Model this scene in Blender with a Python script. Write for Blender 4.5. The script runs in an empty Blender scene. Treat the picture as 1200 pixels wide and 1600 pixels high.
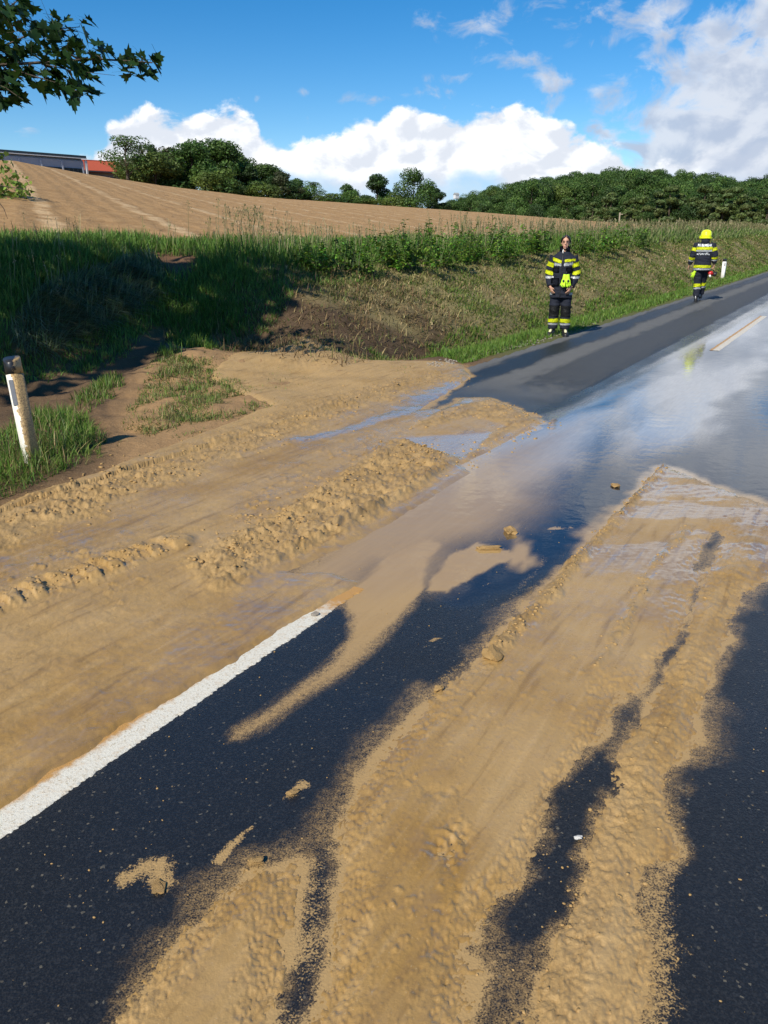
import bpy, bmesh, math, random
import numpy as np
from mathutils import Vector, Matrix
from mathutils.bvhtree import BVHTree

random.seed(7)
np.random.seed(7)
SC = bpy.context.scene
COL = SC.collection
R = math.radians

# ------------------------------------------------------------------ camera
EYE = 1.68                       # eye height above the road in metres
PITCH = math.atan(430 / 1200)    # looking down about 20 degrees
cam_d = bpy.data.cameras.new('camera')
cam = bpy.data.objects.new('camera', cam_d)
COL.objects.link(cam)
cam.location = (0, 0, EYE)
cam.rotation_euler = (math.pi / 2 - PITCH, 0, 0)
cam_d.sensor_fit = 'VERTICAL'
cam_d.sensor_height = 36.0
cam_d.lens = 36.0 * 1200 / 1600
cam_d.clip_start = 0.05
cam_d.clip_end = 6000
SC.camera = cam
SC.render.resolution_x = 768
SC.render.resolution_y = 1024

# ------------------------------------------------------------------ view
SC.view_settings.view_transform = 'Standard'
SC.view_settings.look = 'None'
SC.view_settings.exposure = 0.55
SC.view_settings.gamma = 1.0
SC.view_settings.use_curve_mapping = False

# ------------------------------------------------------------------ sun
SUN_EL = R(40)
SUN_AZ = R(180 + 34)             # clockwise from +Y: behind the viewer's left shoulder
sdir = Vector((math.sin(SUN_AZ) * math.cos(SUN_EL), math.cos(SUN_AZ) * math.cos(SUN_EL), math.sin(SUN_EL)))
sun_d = bpy.data.lights.new('sun', 'SUN')
sun_d.energy = 4.1
sun_d.angle = R(0.5)
sun_d.color = (1.0, 0.93, 0.80)
sun = bpy.data.objects.new('sun', sun_d)
COL.objects.link(sun)
sun.location = sdir * 100
sun.rotation_euler = sdir.to_track_quat('Z', 'Y').to_euler()

# ------------------------------------------------------------------ node helper
class NT:
    """small wrapper for building node trees"""
    def __init__(s, tree):
        s.t = tree
        s.n = tree.nodes
        s.l = tree.links
    def node(s, typ, **kw):
        n = s.n.new(typ)
        for k, v in kw.items():
            setattr(n, k, v)
        return n
    def put(s, sock, val):
        if val is None:
            return
        if isinstance(val, bpy.types.NodeSocket):
            s.l.new(val, sock)
        else:
            if sock.type == 'RGBA' and not isinstance(val, (int, float)) and len(val) == 3:
                val = (*val, 1)
            sock.default_value = val
    def math(s, op, a, b=None, c=None, clamp=False):
        n = s.node('ShaderNodeMath', operation=op, use_clamp=clamp)
        s.put(n.inputs[0], a); s.put(n.inputs[1], b); s.put(n.inputs[2], c)
        return n.outputs[0]
    def vmath(s, op, a, b=None):
        n = s.node('ShaderNodeVectorMath', operation=op)
        s.put(n.inputs[0], a); s.put(n.inputs[1], b)
        return n.outputs[0]
    def smooth(s, x, a, b):
        n = s.node('ShaderNodeMapRange', interpolation_type='SMOOTHSTEP')
        s.put(n.inputs['Value'], x); s.put(n.inputs['From Min'], a); s.put(n.inputs['From Max'], b)
        return n.outputs[0]
    def lin(s, x, a, b, c, d):
        n = s.node('ShaderNodeMapRange')
        s.put(n.inputs['Value'], x)
        for k, v in zip(('From Min', 'From Max', 'To Min', 'To Max'), (a, b, c, d)):
            s.put(n.inputs[k], v)
        return n.outputs[0]
    def mix(s, f, a, b, blend='MIX'):
        n = s.node('ShaderNodeMix', data_type='RGBA', blend_type=blend)
        s.put(n.inputs[0], f); s.put(n.inputs[6], a); s.put(n.inputs[7], b)
        return n.outputs[2]
    def mixf(s, f, a, b):
        n = s.node('ShaderNodeMix', data_type='FLOAT')
        s.put(n.inputs[0], f); s.put(n.inputs[2], a); s.put(n.inputs[3], b)
        return n.outputs[0]
    def noise(s, vec, scale, detail=4, rough=0.55, dist=0.0, out=0, norm=True):
        n = s.node('ShaderNodeTexNoise', noise_dimensions='3D', normalize=norm)
        s.put(n.inputs['Vector'], vec)
        s.put(n.inputs['Scale'], scale); s.put(n.inputs['Detail'], detail)
        s.put(n.inputs['Roughness'], rough); s.put(n.inputs['Distortion'], dist)
        return n.outputs[out]
    def voro(s, vec, scale, feature='F1', rand=1.0, out='Distance', smooth=None):
        n = s.node('ShaderNodeTexVoronoi', feature=feature)
        s.put(n.inputs['Vector'], vec); s.put(n.inputs['Scale'], scale); s.put(n.inputs['Randomness'], rand)
        if smooth is not None:
            s.put(n.inputs['Smoothness'], smooth)
        return n.outputs[out]
    def attr(s, name, out='Fac'):
        n = s.node('ShaderNodeAttribute', attribute_name=name)
        return n.outputs[out]
    def pos(s):
        return s.node('ShaderNodeNewGeometry').outputs['Position']
    def road_vec(s, across, along):
        """position measured across and along the road, scaled"""
        p = s.pos()
        o = []
        for d, k in (((math.cos(R(31.134)), -math.sin(R(31.134)), 0), across), ((math.sin(R(31.134)), math.cos(R(31.134)), 0), along)):
            n = s.node('ShaderNodeVectorMath', operation='DOT_PRODUCT'); s.put(n.inputs[0], p); n.inputs[1].default_value = d
            o.append(s.math('MULTIPLY', n.outputs['Value'], k))
        c = s.node('ShaderNodeCombineXYZ'); s.put(c.inputs[0], o[0]); s.put(c.inputs[1], o[1])
        return c.outputs[0]
    def bump(s, h, strength=0.5, dist=0.01, normal=None):
        n = s.node('ShaderNodeBump')
        s.put(n.inputs['Strength'], strength); s.put(n.inputs['Distance'], dist); s.put(n.inputs['Height'], h)
        if normal is not None:
            s.put(n.inputs['Normal'], normal)
        return n.outputs[0]

def new_mat(name):
    m = bpy.data.materials.new(name)
    m.use_nodes = True
    nt = NT(m.node_tree)
    b = m.node_tree.nodes['Principled BSDF']
    return m, nt, b

def simple_mat(name, col, rough=0.6, spec=0.4, metal=0.0, var=0.12, scale=18.0, bump=0.15, bdist=0.004):
    """one colour with slight mottling and relief"""
    m, nt, b = new_mat(name)
    tc = nt.node('ShaderNodeTexCoord').outputs['Object']
    n = nt.noise(tc, scale, 4, 0.6)
    c1 = tuple(c * (1 - var) for c in col); c2 = tuple(min(1, c * (1 + var)) for c in col)
    nt.put(b.inputs['Base Color'], nt.mix(n, c1, c2))
    b.inputs['Roughness'].default_value = rough
    b.inputs['Specular IOR Level'].default_value = spec
    b.inputs['Metallic'].default_value = metal
    if bump:
        nt.put(b.inputs['Normal'], nt.bump(nt.noise(tc, scale * 3, 3, 0.6), bump, bdist))
    return m

# ------------------------------------------------------------------ sky
SKY_STRENGTH = 0.12
world = bpy.data.worlds.new('World')
SC.world = world
world.use_nodes = True
def build_sky():
    nt = NT(world.node_tree)
    bg = world.node_tree.nodes['Background']
    sky = nt.node('ShaderNodeTexSky', sky_type='NISHITA')
    sky.sun_disc = False
    sky.sun_elevation = SUN_EL
    sky.sun_rotation = SUN_AZ
    sky.altitude = 300
    sky.air_density = 0.85
    sky.dust_density = 0.2
    sky.ozone_density = 2.2
    skyc = nt.node('ShaderNodeHueSaturation')
    skyc.inputs['Saturation'].default_value = 1.44
    skyc.inputs['Value'].default_value = 0.75
    nt.put(skyc.inputs['Color'], sky.outputs[0])
    d = nt.node('ShaderNodeTexCoord').outputs['Generated']
    sep = nt.node('ShaderNodeSeparateXYZ'); nt.put(sep.inputs[0], d)
    x, y, z = sep.outputs
    az = nt.math('MULTIPLY', nt.math('ARCTAN2', x, y), 180 / math.pi)            # degrees right of +Y
    el = nt.math('MULTIPLY', nt.math('ARCSINE', z), 180 / math.pi)               # degrees above the horizon
    comb = nt.node('ShaderNodeCombineXYZ')
    nt.put(comb.inputs[0], az); nt.put(comb.inputs[1], nt.math('MULTIPLY', el, 1.35))
    p = comb.outputs[0]
    off = nt.vmath('ADD', p, (-0.55, 0.75, 0))                                    # a step towards the sun, for relief
    def billow(v):
        a = nt.noise(v, 0.16, 7, 0.56, 0.25)
        b_ = nt.voro(v, 0.42, 'SMOOTH_F1', 1.0, smooth=0.6)
        return nt.math('ADD', nt.math('MULTIPLY', a, 1.0), nt.math('MULTIPLY', b_, -0.35))
    n0, n1 = billow(p), billow(off)
    nf = nt.noise(p, 0.55, 6, 0.6, 0.3)
    relief = nt.math('SUBTRACT', n0, n1)
    def ang(px, py):
        xx = (px - 600) / 1200; u = (800 - py) / 1200
        yy = math.cos(PITCH) + math.sin(PITCH) * u; zz = -math.sin(PITCH) + math.cos(PITCH) * u
        return math.degrees(math.atan2(xx, yy)), math.degrees(math.atan2(zz, math.hypot(xx, yy)))
    # --- bank of cumulus: its top as a function of azimuth
    top = [(-400, 262), (-150, 255), (60, 262), (128, 247), (160, 218), (188, 182), (235, 180), (290, 178), (330, 162), (372, 160),
           (402, 182), (420, 206), (480, 198), (530, 188), (580, 177), (625, 164), (660, 160), (692, 170),
           (745, 154), (800, 151), (838, 172), (880, 194), (930, 214), (965, 234), (1010, 250), (1100, 240), (1250, 200), (1500, 215)]
    A0, A1, E1 = -50.0, 50.0, 16.0
    fc = nt.node('ShaderNodeFloatCurve')
    cv = fc.mapping.curves[0]
    pts = [((ang(a, b)[0] - A0) / (A1 - A0), ang(a, b)[1] / E1) for a, b in top]
    cv.points[0].location = (0.0, pts[0][1]); cv.points[1].location = (1.0, pts[-1][1])
    for q in pts:
        if 0.01 < q[0] < 0.99:
            cv.points.new(*q)
    fc.mapping.update()
    nt.put(fc.inputs['Value'], nt.lin(az, A0, A1, 0, 1))
    ctop = nt.math('MULTIPLY', fc.outputs[0], E1)
    edge = nt.math('ADD', nt.math('MULTIPLY', nt.math('SUBTRACT', n0, 0.34), 3.0), nt.math('MULTIPLY', nt.math('SUBTRACT', nf, 0.5), 2.4))
    below = nt.math('ADD', nt.math('SUBTRACT', ctop, el), edge)
    cum = nt.smooth(below, 0.05, 0.75)
    # soft, nearly level base; below it pale grey-blue
    base_el = nt.math('ADD', 3.7, nt.math('MULTIPLY', nt.math('SUBTRACT', n0, 0.36), 5.0))
    upper = nt.smooth(nt.math('SUBTRACT', el, base_el), -0.7, 0.8)
    # --- loose grey-white cloud on the right and puffs
    blobs = [((1170, 190), 8.5, 5.6, 1.25), ((1120, 235), 6.5, 2.6, 1.2), ((1120, 95), 4.5, 2.0, .75), ((1190, 40), 6.5, 2.4, .9), ((1060, 15), 4.0, 1.4, .7),
             ((1040, 110), 3.2, 1.6, .65), ((745, 35), 4.0, 1.5, .58), ((840, 38), 2.4, .7, .52), ((662, 147), 2.2, .7, .62), ((862, 128), 2.0, 1.0, .62),
             ((880, 160), 2.4, .8, .6), ((958, 140), 3.0, .9, .55), ((700, 122), 2.4, .5, .5), ((800, 92), 2.6, .7, .5), ((570, 157), 2.2, .5, .5), ((950, 62), 3.4, .8, .55),
             ((40, 207), 1.1, .4, .58), ((400, 154), .8, .35, .55), ((480, 143), 1.6, .4, .42), ((920, 5), 5, 1.2, .4),
             ((730, -90), 5.0, 2.6, .85), ((1190, -170), 8.5, 4.6, 1.3), ((1330, -60), 8.0, 4.0, 1.1), ((620, -120), 6.0, 2.0, .6), ((760, -330), 9.0, 3.0, .55),
             ((1500, 120), 9.0, 4.0, .8), ((1700, -200), 12, 4, .7), ((-350, 40), 7, 2, .6)]
    acc = None
    for (c, w, h, k) in blobs:
        a, e = ang(*c)
        da = nt.math('DIVIDE', nt.math('SUBTRACT', az, a), w)
        de = nt.math('DIVIDE', nt.math('SUBTRACT', el, e), h)
        q = nt.math('MULTIPLY_ADD', de, de, nt.math('MULTIPLY', da, da))
        g = nt.math('MULTIPLY', nt.math('EXPONENT', nt.math('MULTIPLY', q, -0.9)), k)
        acc = g if acc is None else nt.math('MAXIMUM', acc, g)
    nw = nt.noise(p, 0.33, 8, 0.6, 0.5)
    soft = nt.math('ADD', acc, nt.math('MULTIPLY', nt.math('SUBTRACT', nw, 0.5), 2.3))
    # scattered small cloud everywhere else in the sky
    sc_n = nt.noise(nt.vmath('MULTIPLY', d, (1, 1, 2.2)), 3.1, 6, 0.6)
    scat = nt.math('MULTIPLY', nt.smooth(sc_n, 0.60, 0.80), nt.smooth(nt.math('ABSOLUTE', az), 38, 60))
    puff = nt.math('MULTIPLY', nt.smooth(soft, 0.36, 0.92), 0.93)
    puff = nt.math('MAXIMUM', puff, scat)
    # --- colours (radiance / strength)
    k = 1.0 / SKY_STRENGTH
    white = tuple(c * k for c in (0.76, 0.77, 0.79)); grey = tuple(c * k for c in (0.27, 0.335, 0.45))
    haze = tuple(c * k for c in (0.30, 0.45, 0.66)); greyw = tuple(c * k for c in (0.50, 0.54, 0.61)); greyd = tuple(c * k for c in (0.34, 0.40, 0.51))
    lit = nt.smooth(nt.math('ADD', nt.math('MULTIPLY', relief, 5.0), nt.math('MULTIPLY', nt.math('SUBTRACT', nf, 0.5), 1.0)), -0.40, 0.30)
    dark_patch = nt.smooth(nt.noise(p, 0.22, 5, 0.55, 0.6), 0.56, 0.68)
    deep = nt.smooth(below, 1.2, 3.2)
    shade = nt.math('MULTIPLY', nt.math('MULTIPLY', dark_patch, deep), 0.75)
    shade = nt.math('MAXIMUM', shade, nt.math('MULTIPLY', nt.math('SUBTRACT', 1.0, lit), 0.46))
    c_cum = nt.mix(shade, white, grey)
    c_cum = nt.mix(upper, nt.mix(nt.smooth(nf, 0.35, 0.65), haze, tuple(c * k for c in (0.37, 0.47, 0.62))), c_cum)
    lit2 = nt.smooth(nt.math('ADD', nt.math('MULTIPLY', relief, 4.0), nt.math('MULTIPLY', nt.math('SUBTRACT', nw, 0.5), -2.2)), -0.5, 0.45)
    c_puff = nt.mix(lit2, greyd, greyw)
    alpha_c = nt.math('MULTIPLY', cum, nt.lin(upper, 0, 1, 0.72, 1.0))
    col = nt.mix(puff, skyc.outputs[0], c_puff)
    col = nt.mix(alpha_c, col, c_cum)
    # right-hand grey mass stands partly in front of the white bank
    front = nt.math('MULTIPLY', nt.math('MULTIPLY', puff, nt.smooth(az, 17.5, 22.0)), 0.9)
    col = nt.mix(front, col, c_puff)
    nt.put(bg.inputs['Color'], col)
    bg.inputs['Strength'].default_value = SKY_STRENGTH
build_sky()
world.cycles.sampling_method = 'MANUAL'
world.cycles.sample_map_resolution = 512

# ------------------------------------------------------------------ places
# The photograph's road plane and its directions, solved from the picture: the road runs
# 31.13 degrees to the right of +Y.  at() gives the point of the ground seen in a direction.
ROAD_A = R(31.134)
SA, CA = math.sin(ROAD_A), math.cos(ROAD_A)
def ray(px, py):
    u = (800 - py) / 1200
    return (px - 600) / 1200, math.cos(PITCH) + math.sin(PITCH) * u, -math.sin(PITCH) + math.cos(PITCH) * u
def on_road(px, py, z=0.0):
    a, b, c = ray(px, py)
    t = (z - EYE) / c
    return a * t, b * t
def at(px, py, Y):
    a, b, c = ray(px, py)
    t = Y / b
    return Vector((a * t, Y, EYE + c * t))
def to_sv(X, Y):
    return X * SA + Y * CA, X * CA - Y * SA
def to_xy(s, v):
    return s * SA + v * CA, s * CA - v * SA

# ------------------------------------------------------------------ numpy noise
def _h(ix, iy, seed):
    n = (ix.astype(np.int64) * 374761393 + iy.astype(np.int64) * 668265263 + seed * 1442695041) & 0xffffffff
    n = ((n ^ (n >> 13)) * 1274126177) & 0xffffffff
    n = ((n ^ (n >> 16)) * 2246822519) & 0xffffffff
    return ((n ^ (n >> 15)) & 0xffffff) / float(0xffffff)
def vnoise(x, y, seed=0):
    ix = np.floor(x); iy = np.floor(y)
    fx = x - ix; fy = y - iy
    ux = fx * fx * fx * (fx * (fx * 6 - 15) + 10); uy = fy * fy * fy * (fy * (fy * 6 - 15) + 10)
    a = _h(ix, iy, seed); b = _h(ix + 1, iy, seed); c = _h(ix, iy + 1, seed); d = _h(ix + 1, iy + 1, seed)
    return (a + (b - a) * ux) * (1 - uy) + (c + (d - c) * ux) * uy - 0.5
def fbm(x, y, octaves=4, seed=0, gain=0.5):
    t = np.zeros_like(x); amp = 1.0
    c, s = 0.8, 0.6
    for o in range(octaves):
        t += amp * vnoise(x, y, seed + o * 17)
        x, y = (x * c - y * s) * 2.03 + 13.1, (x * s + y * c) * 2.03 + 7.7
        amp *= gain
    return t
def worley(x, y, seed=0):
    """distance to the nearest random point and that point's random number"""
    ix = np.floor(x); iy = np.floor(y)
    best = np.full(x.shape, 9.0); rid = np.zeros(x.shape)
    for dx in (-1, 0, 1):
        for dy in (-1, 0, 1):
            cx = ix + dx; cy = iy + dy
            d = np.hypot(cx + _h(cx, cy, seed) - x, cy + _h(cx, cy, seed + 5) - y)
            r = _h(cx, cy, seed + 9)
            m = d < best
            best = np.where(m, d, best); rid = np.where(m, r, rid)
    return best, rid
def sstep(a, b, x):
    t = np.clip((x - a) / (b - a), 0, 1)
    return t * t * (3 - 2 * t)
def poly_sd(pts, X, Y, margin=0.6):
    """signed distance (positive inside) to a polygon; far points get -margin"""
    pts = np.asarray(pts, float)
    out = np.full(X.shape, -margin)
    m = (X > pts[:, 0].min() - margin) & (X < pts[:, 0].max() + margin) & (Y > pts[:, 1].min() - margin) & (Y < pts[:, 1].max() + margin)
    x = X[m]; y = Y[m]
    if x.size == 0:
        return out
    d2 = np.full(x.shape, 1e9); inside = np.zeros(x.shape, bool)
    n = len(pts)
    for i in range(n):
        ax, ay = pts[i]; bx, by = pts[(i + 1) % n]
        ex, ey = bx - ax, by - ay
        t = np.clip(((x - ax) * ex + (y - ay) * ey) / (ex * ex + ey * ey + 1e-12), 0, 1)
        d2 = np.minimum(d2, (x - ax - t * ex) ** 2 + (y - ay - t * ey) ** 2)
        if ay != by:
            c = (ay > y) != (by > y)
            inside ^= c & (x < (bx - ax) * (y - ay) / (by - ay) + ax)
    d = np.sqrt(d2)
    out[m] = np.where(inside, d, -np.minimum(d, margin))
    return out
def line_d(pts, X, Y, margin=1.0):
    """distance to a polyline and the position along it in metres"""
    pts = np.asarray(pts, float)
    out = np.full(X.shape, margin); along = np.zeros(X.shape)
    m = (X > pts[:, 0].min() - margin) & (X < pts[:, 0].max() + margin) & (Y > pts[:, 1].min() - margin) & (Y < pts[:, 1].max() + margin)
    x = X[m]; y = Y[m]
    if x.size == 0:
        return out, along
    d = np.full(x.shape, margin); al = np.zeros(x.shape); L = 0.0
    for i in range(len(pts) - 1):
        ax, ay = pts[i]; ex, ey = pts[i + 1] - pts[i]
        ln = math.hypot(ex, ey)
        t = np.clip(((x - ax) * ex + (y - ay) * ey) / (ln * ln + 1e-12), 0, 1)
        dd = np.hypot(x - ax - t * ex, y - ay - t * ey)
        k = dd < d
        d = np.where(k, dd, d); al = np.where(k, L + t * ln, al)
        L += ln
    out[m] = d; along[m] = al
    return out, along
def P(*px):
    return [on_road(*q) for q in px]

# ------------------------------------------------------------------ mesh helpers
def link(o, parent=None):
    COL.objects.link(o)
    if parent is not None:
        o.parent = parent
    return o
def tag(o, label=None, cat=None, group=None, kind=None):
    for k, v in (('label', label), ('category', cat), ('group', group), ('kind', kind)):
        if v:
            o[k] = v
    return o
def empty(name, loc=(0, 0, 0), rz=0.0):
    o = bpy.data.objects.new(name, None)
    o.empty_display_size = 0.2
    o.location = loc
    o.rotation_euler = (0, 0, rz)
    return link(o)
def np_mesh(name, verts, faces, mat=None, smooth=True, attrs=None):
    """verts (n,3); faces: list of (m,k) int arrays"""
    me = bpy.data.meshes.new(name)
    verts = np.ascontiguousarray(verts, np.float32)
    if not isinstance(faces, list):
        faces = [faces]
    faces = [np.asarray(f, np.int32) for f in faces if len(f)]
    me.vertices.add(len(verts))
    me.vertices.foreach_set('co', verts.ravel())
    loops = np.concatenate([f.ravel() for f in faces])
    sizes = np.concatenate([np.full(len(f), f.shape[1], np.int32) for f in faces])
    starts = np.concatenate([[0], np.cumsum(sizes)[:-1]]).astype(np.int32)
    me.loops.add(len(loops))
    me.loops.foreach_set('vertex_index', loops)
    me.polygons.add(len(sizes))
    me.polygons.foreach_set('loop_start', starts)
    if smooth:
        me.polygons.foreach_set('use_smooth', np.ones(len(sizes), bool))
    me.update(calc_edges=True)
    for k, a in (attrs or {}).items():
        a = np.asarray(a, np.float32)
        if a.ndim == 1:
            at_ = me.attributes.new(k, 'FLOAT', 'POINT'); at_.data.foreach_set('value', a)
        else:
            if a.shape[1] == 3:
                a = np.concatenate([a, np.ones((len(a), 1), np.float32)], 1)
            at_ = me.attributes.new(k, 'FLOAT_COLOR', 'POINT'); at_.data.foreach_set('color', np.ascontiguousarray(a).ravel())
    if mat:
        me.materials.append(mat)
    return me
def np_obj(name, verts, faces, mat=None, parent=None, **kw):
    return link(bpy.data.objects.new(name, np_mesh(name, verts, faces, mat, **kw)), parent)
def bm_obj(name, bm, mat=None, parent=None, smooth=False):
    me = bpy.data.meshes.new(name)
    bm.normal_update()
    bm.to_mesh(me)
    bm.free()
    if mat:
        me.materials.append(mat)
    if smooth:
        for p_ in me.polygons:
            p_.use_smooth = True
    return link(bpy.data.objects.new(name, me), parent)
def grid_faces(nr, nc, keep=None):
    """quads of an nr x nc vertex grid; keep: per-vertex mask, unused vertices dropped"""
    idx = np.arange(nr * nc).reshape(nr, nc)
    q = np.stack([idx[:-1, :-1], idx[:-1, 1:], idx[1:, 1:], idx[1:, :-1]], -1).reshape(-1, 4)
    if keep is None:
        return q, None
    q = q[keep.ravel()[q].any(1)]
    used = np.zeros(nr * nc, bool); used[q.ravel()] = True
    remap = np.cumsum(used) - 1
    return remap[q], used
# ------------------------------------------------------------------ terrain
EDGE = -4.15                     # where the verge profile starts, metres across from the viewer's line
AEDGE = -4.50                    # left edge of the asphalt
PROF_D =    [0.0, 0.3, 0.9, 1.3, 1.9, 2.3, 2.8, 3.2, 3.7, 4.2, 4.7, 5.2, 6.0, 6.8, 7.4, 9.0]
PROF_NEAR = [0.0, .02, .06, .07, .06, .05, .03, .02, -.12, -.22, -.12, .25, .95, 1.38, 1.45, 1.50]
PROF_APR =  [0.0, .01, .02, .03, .03, .04, .05, .05, .00, -.10, .02, .28, .92, 1.32, 1.40, 1.46]
PROF_FAR =  [0.0, .01, -.03, -.12, -.42, -.40, .00, .18, .38, .60, .82, 1.00, 1.24, 1.34, 1.38, 1.44]
CREST_K = [-1.6, -.6, -.441, -.359, -.269, -.154, -.039, .1165, .234, .3515, .469, .8, 1.6]
CREST_E = [.06, .095, .0855, .0715, .0585, .0456, .0384, .0283, .0196, .0123, .0075, .0, -.002]
CREST_Y = [60, 80, 90, 95, 100, 110, 120, 140, 160, 180, 190, 200, 200]
def field_z(X, Y):
    Yc_ = np.maximum(Y, 0.5)
    k = np.clip(X / Yc_, -1.6, 1.6)
    yc = np.interp(k, CREST_K, CREST_Y); e = np.interp(k, CREST_K, CREST_E)
    den = np.maximum(SA - CA * k, 0.06)
    yb = np.minimum(11.3 / den, yc - 5)
    zc = EYE + e * yc
    t = np.clip((Y - yb) / (yc - yb), 0, None)
    zin = 1.47 + (zc - 1.47) * np.minimum(t, 1) * (1.12 - .12 * np.minimum(t, 1))
    over = np.clip(t - 1, 0, 3)
    return np.where(t <= 1, zin, zc - 2.2 * over * (yc - yb) / 60)
def terrain(X, Y):
    s, v = to_sv(X, Y)
    d = EDGE - v
    w_far = sstep(9.0, 11.6, s); w_apr = sstep(4.0, 7.0, s)
    near = np.interp(d, PROF_D, PROF_NEAR); apr = np.interp(d, PROF_D, PROF_APR); far = np.interp(d, PROF_D, PROF_FAR)
    z = near * (1 - w_apr) + (apr * (1 - w_far) + far * w_far) * w_apr
    z = z * (1 + .010 * np.clip(s - 20, 0, 60) * (d > 3))
    # mound between the road and the washed-out ditch
    mx, my = -3.0, 11.2
    z = z + .26 * np.exp(-(((X - mx) / .95) ** 2 + ((Y - my) / .75) ** 2))
    # gap where the water came over the bank
    gx, gy = -3.75, 13.6
    z = z - .22 * np.exp(-(((X - gx) / .8) ** 2 + ((Y - gy) / 1.3) ** 2)) * (d > 4.5)
    bank = np.clip(d / 2.0, 0, 1) * np.clip((s + 6) / 6, 0, 1)
    z = z + bank * (.10 * vnoise(X * .9, Y * .9, 3) + .05 * vnoise(X * 2.7, Y * 2.7, 4))
    fz = field_z(X, Y)
    w = sstep(6.9, 8.2, d)
    z = z * (1 - w) + fz * w
    z = np.where(v > .45, np.interp(v, [.45, .8, 2.0, 3.0, 6.0], [0, .01, -.15, -.4, -.2]), z)
    return np.where((v > AEDGE) & (v <= .45), 0.0, z)
def tz(x, y):
    return float(terrain(np.array([x], float), np.array([y], float))[0])
def on_ground(px, py):
    """first point of the terrain seen in a direction"""
    a, b, c = ray(px, py)
    Y = np.concatenate([np.arange(1, 30, .02), np.arange(30, 260, .2)])
    X = Y * a / b; Z = EYE + Y * c / b
    hit = np.nonzero(Z <= terrain(X, Y))[0]
    i = hit[0] if len(hit) else len(Y) - 1
    return float(X[i]), float(Y[i])
def G(*px):
    return [on_ground(*q) for q in px]

# ------------------------------------------------------------------ where the mud, the water and the paint lie
MUD_LEFT = P((-420, 1530), (-200, 1384), (0, 1262), (150, 1168), (300, 1078), (430, 992), (545, 926), (560, 908), (520, 897), (440, 896), (505, 868), (600, 822),
             (690, 766), (732, 738), (722, 726), (790, 690), (848, 660), (815, 642), (765, 622), (725, 622), (690, 640), (660, 640), (700, 612), (735, 588), (720, 572),
             (690, 568), (640, 566), (560, 556), (500, 548), (440, 530), (410, 540), (330, 590), (430, 640), (300, 690), (170, 742), (60, 775), (-120, 850), (-500, 1000))
POOL = P((612, 686), (668, 682), (765, 676), (756, 702), (720, 720), (668, 704))
MUD_R_MAIN = P((100, 1750), (160, 1600), (250, 1502), (330, 1420), (366, 1384), (400, 1356), (430, 1362), (466, 1347), (470, 1372), (452, 1440), (440, 1530), (420, 1650),
               (455, 1760), (488, 1600), (512, 1500), (520, 1390), (527, 1296), (548, 1250), (580, 1200), (606, 1168), (652, 1122), (690, 1075), (762, 1008), (815, 958), (862, 905), (930, 838),
               (975, 790), (1036, 726), (1075, 742), (1130, 765), (1230, 800), (1230, 850), (1150, 880), (1120, 830), (1095, 855), (1088, 890), (1108, 893), (1084, 930), (1068, 975), (1045, 1010),
               (1000, 1075), (962, 1085), (940, 1150), (890, 1215), (862, 1240), (842, 1330), (815, 1375), (762, 1430), (728, 1475), (748, 1500), (742, 1560), (735, 1640), (720, 1760))
MUD_R_SIDE = P((790, 1640), (812, 1590), (856, 1520), (872, 1462), (908, 1392), (928, 1312), (958, 1232), (970, 1175), (1002, 1118), (1042, 1050), (1075, 985), (1092, 930), (1112, 880), (1130, 835), (1200, 815), (1290, 810),
               (1300, 870), (1205, 898), (1166, 928), (1140, 985), (1112, 1050), (1098, 1090), (1082, 1165), (1046, 1205), (1030, 1240), (1056, 1300), (1050, 1340), (1005, 1352), (1000, 1400), (1018, 1470), (1004, 1560), (1000, 1660))
WATER = P((410, 925), (548, 932), (560, 945), (600, 950), (652, 930), (668, 945), (690, 960), (740, 960), (830, 930), (900, 890), (1000, 830), (1060, 780), (1150, 800), (1260, 830), (1500, 640),
          (1290, 430), (1200, 470), (1100, 528), (1000, 578), (900, 632), (825, 655), (712, 712), (610, 780), (520, 850))
SILT = P((380, 925), (470, 935), (545, 928), (566, 905), (600, 880), (650, 905), (700, 850), (760, 830), (800, 800), (845, 752), (905, 700), (960, 640), (900, 650), (850, 668), (770, 690), (700, 715), (560, 820))
TONGUE = P((362, 1152), (368, 1136), (410, 1112), (470, 1068), (520, 1030), (542, 1000), (545, 966), (538, 948), (556, 918), (610, 872), (668, 845), (690, 850), (664, 878), (656, 925), (640, 955), (600, 1000), (545, 1052), (480, 1096), (420, 1136), (380, 1154))
BLOCK = P((672, 924), (684, 895), (705, 868), (745, 850), (780, 858), (806, 868), (765, 880), (736, 905), (700, 928))
FAN = P((790, 850), (806, 822), (822, 850), (832, 880), (815, 892), (795, 876))
SPECK = P((470, 1345), (500, 1310), (527, 1300), (520, 1400), (512, 1500), (486, 1600), (470, 1690), (415, 1690), (430, 1560), (446, 1450))
LINE_NEAR = [to_xy(-4.0, -1.985), to_xy(2.97, -1.985)]
LINE_FAR = [to_xy(13.1, -1.87), to_xy(19.6, -1.87)]
RIDGE_1 = P((1034, 730), (1000, 772), (960, 812), (930, 850), (905, 875), (880, 905), (850, 940), (822, 965), (800, 985), (772, 1018))
RIDGE_2 = P((1072, 824), (1050, 850), (1035, 872), (1010, 905), (998, 938), (975, 975), (955, 1005), (938, 1048))
RIDGE_3 = P((1170, 850), (1150, 890), (1120, 955), (1090, 1010), (1060, 1070), (1030, 1130), (985, 1230), (960, 1280), (945, 1350), (920, 1420), (890, 1480), (860, 1540), (820, 1620))
BERM = P((-200, 910), (-60, 858), (0, 830), (80, 800), (170, 765), (240, 742), (320, 715), (400, 685), (470, 655), (540, 630), (620, 608), (700, 590))
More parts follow.
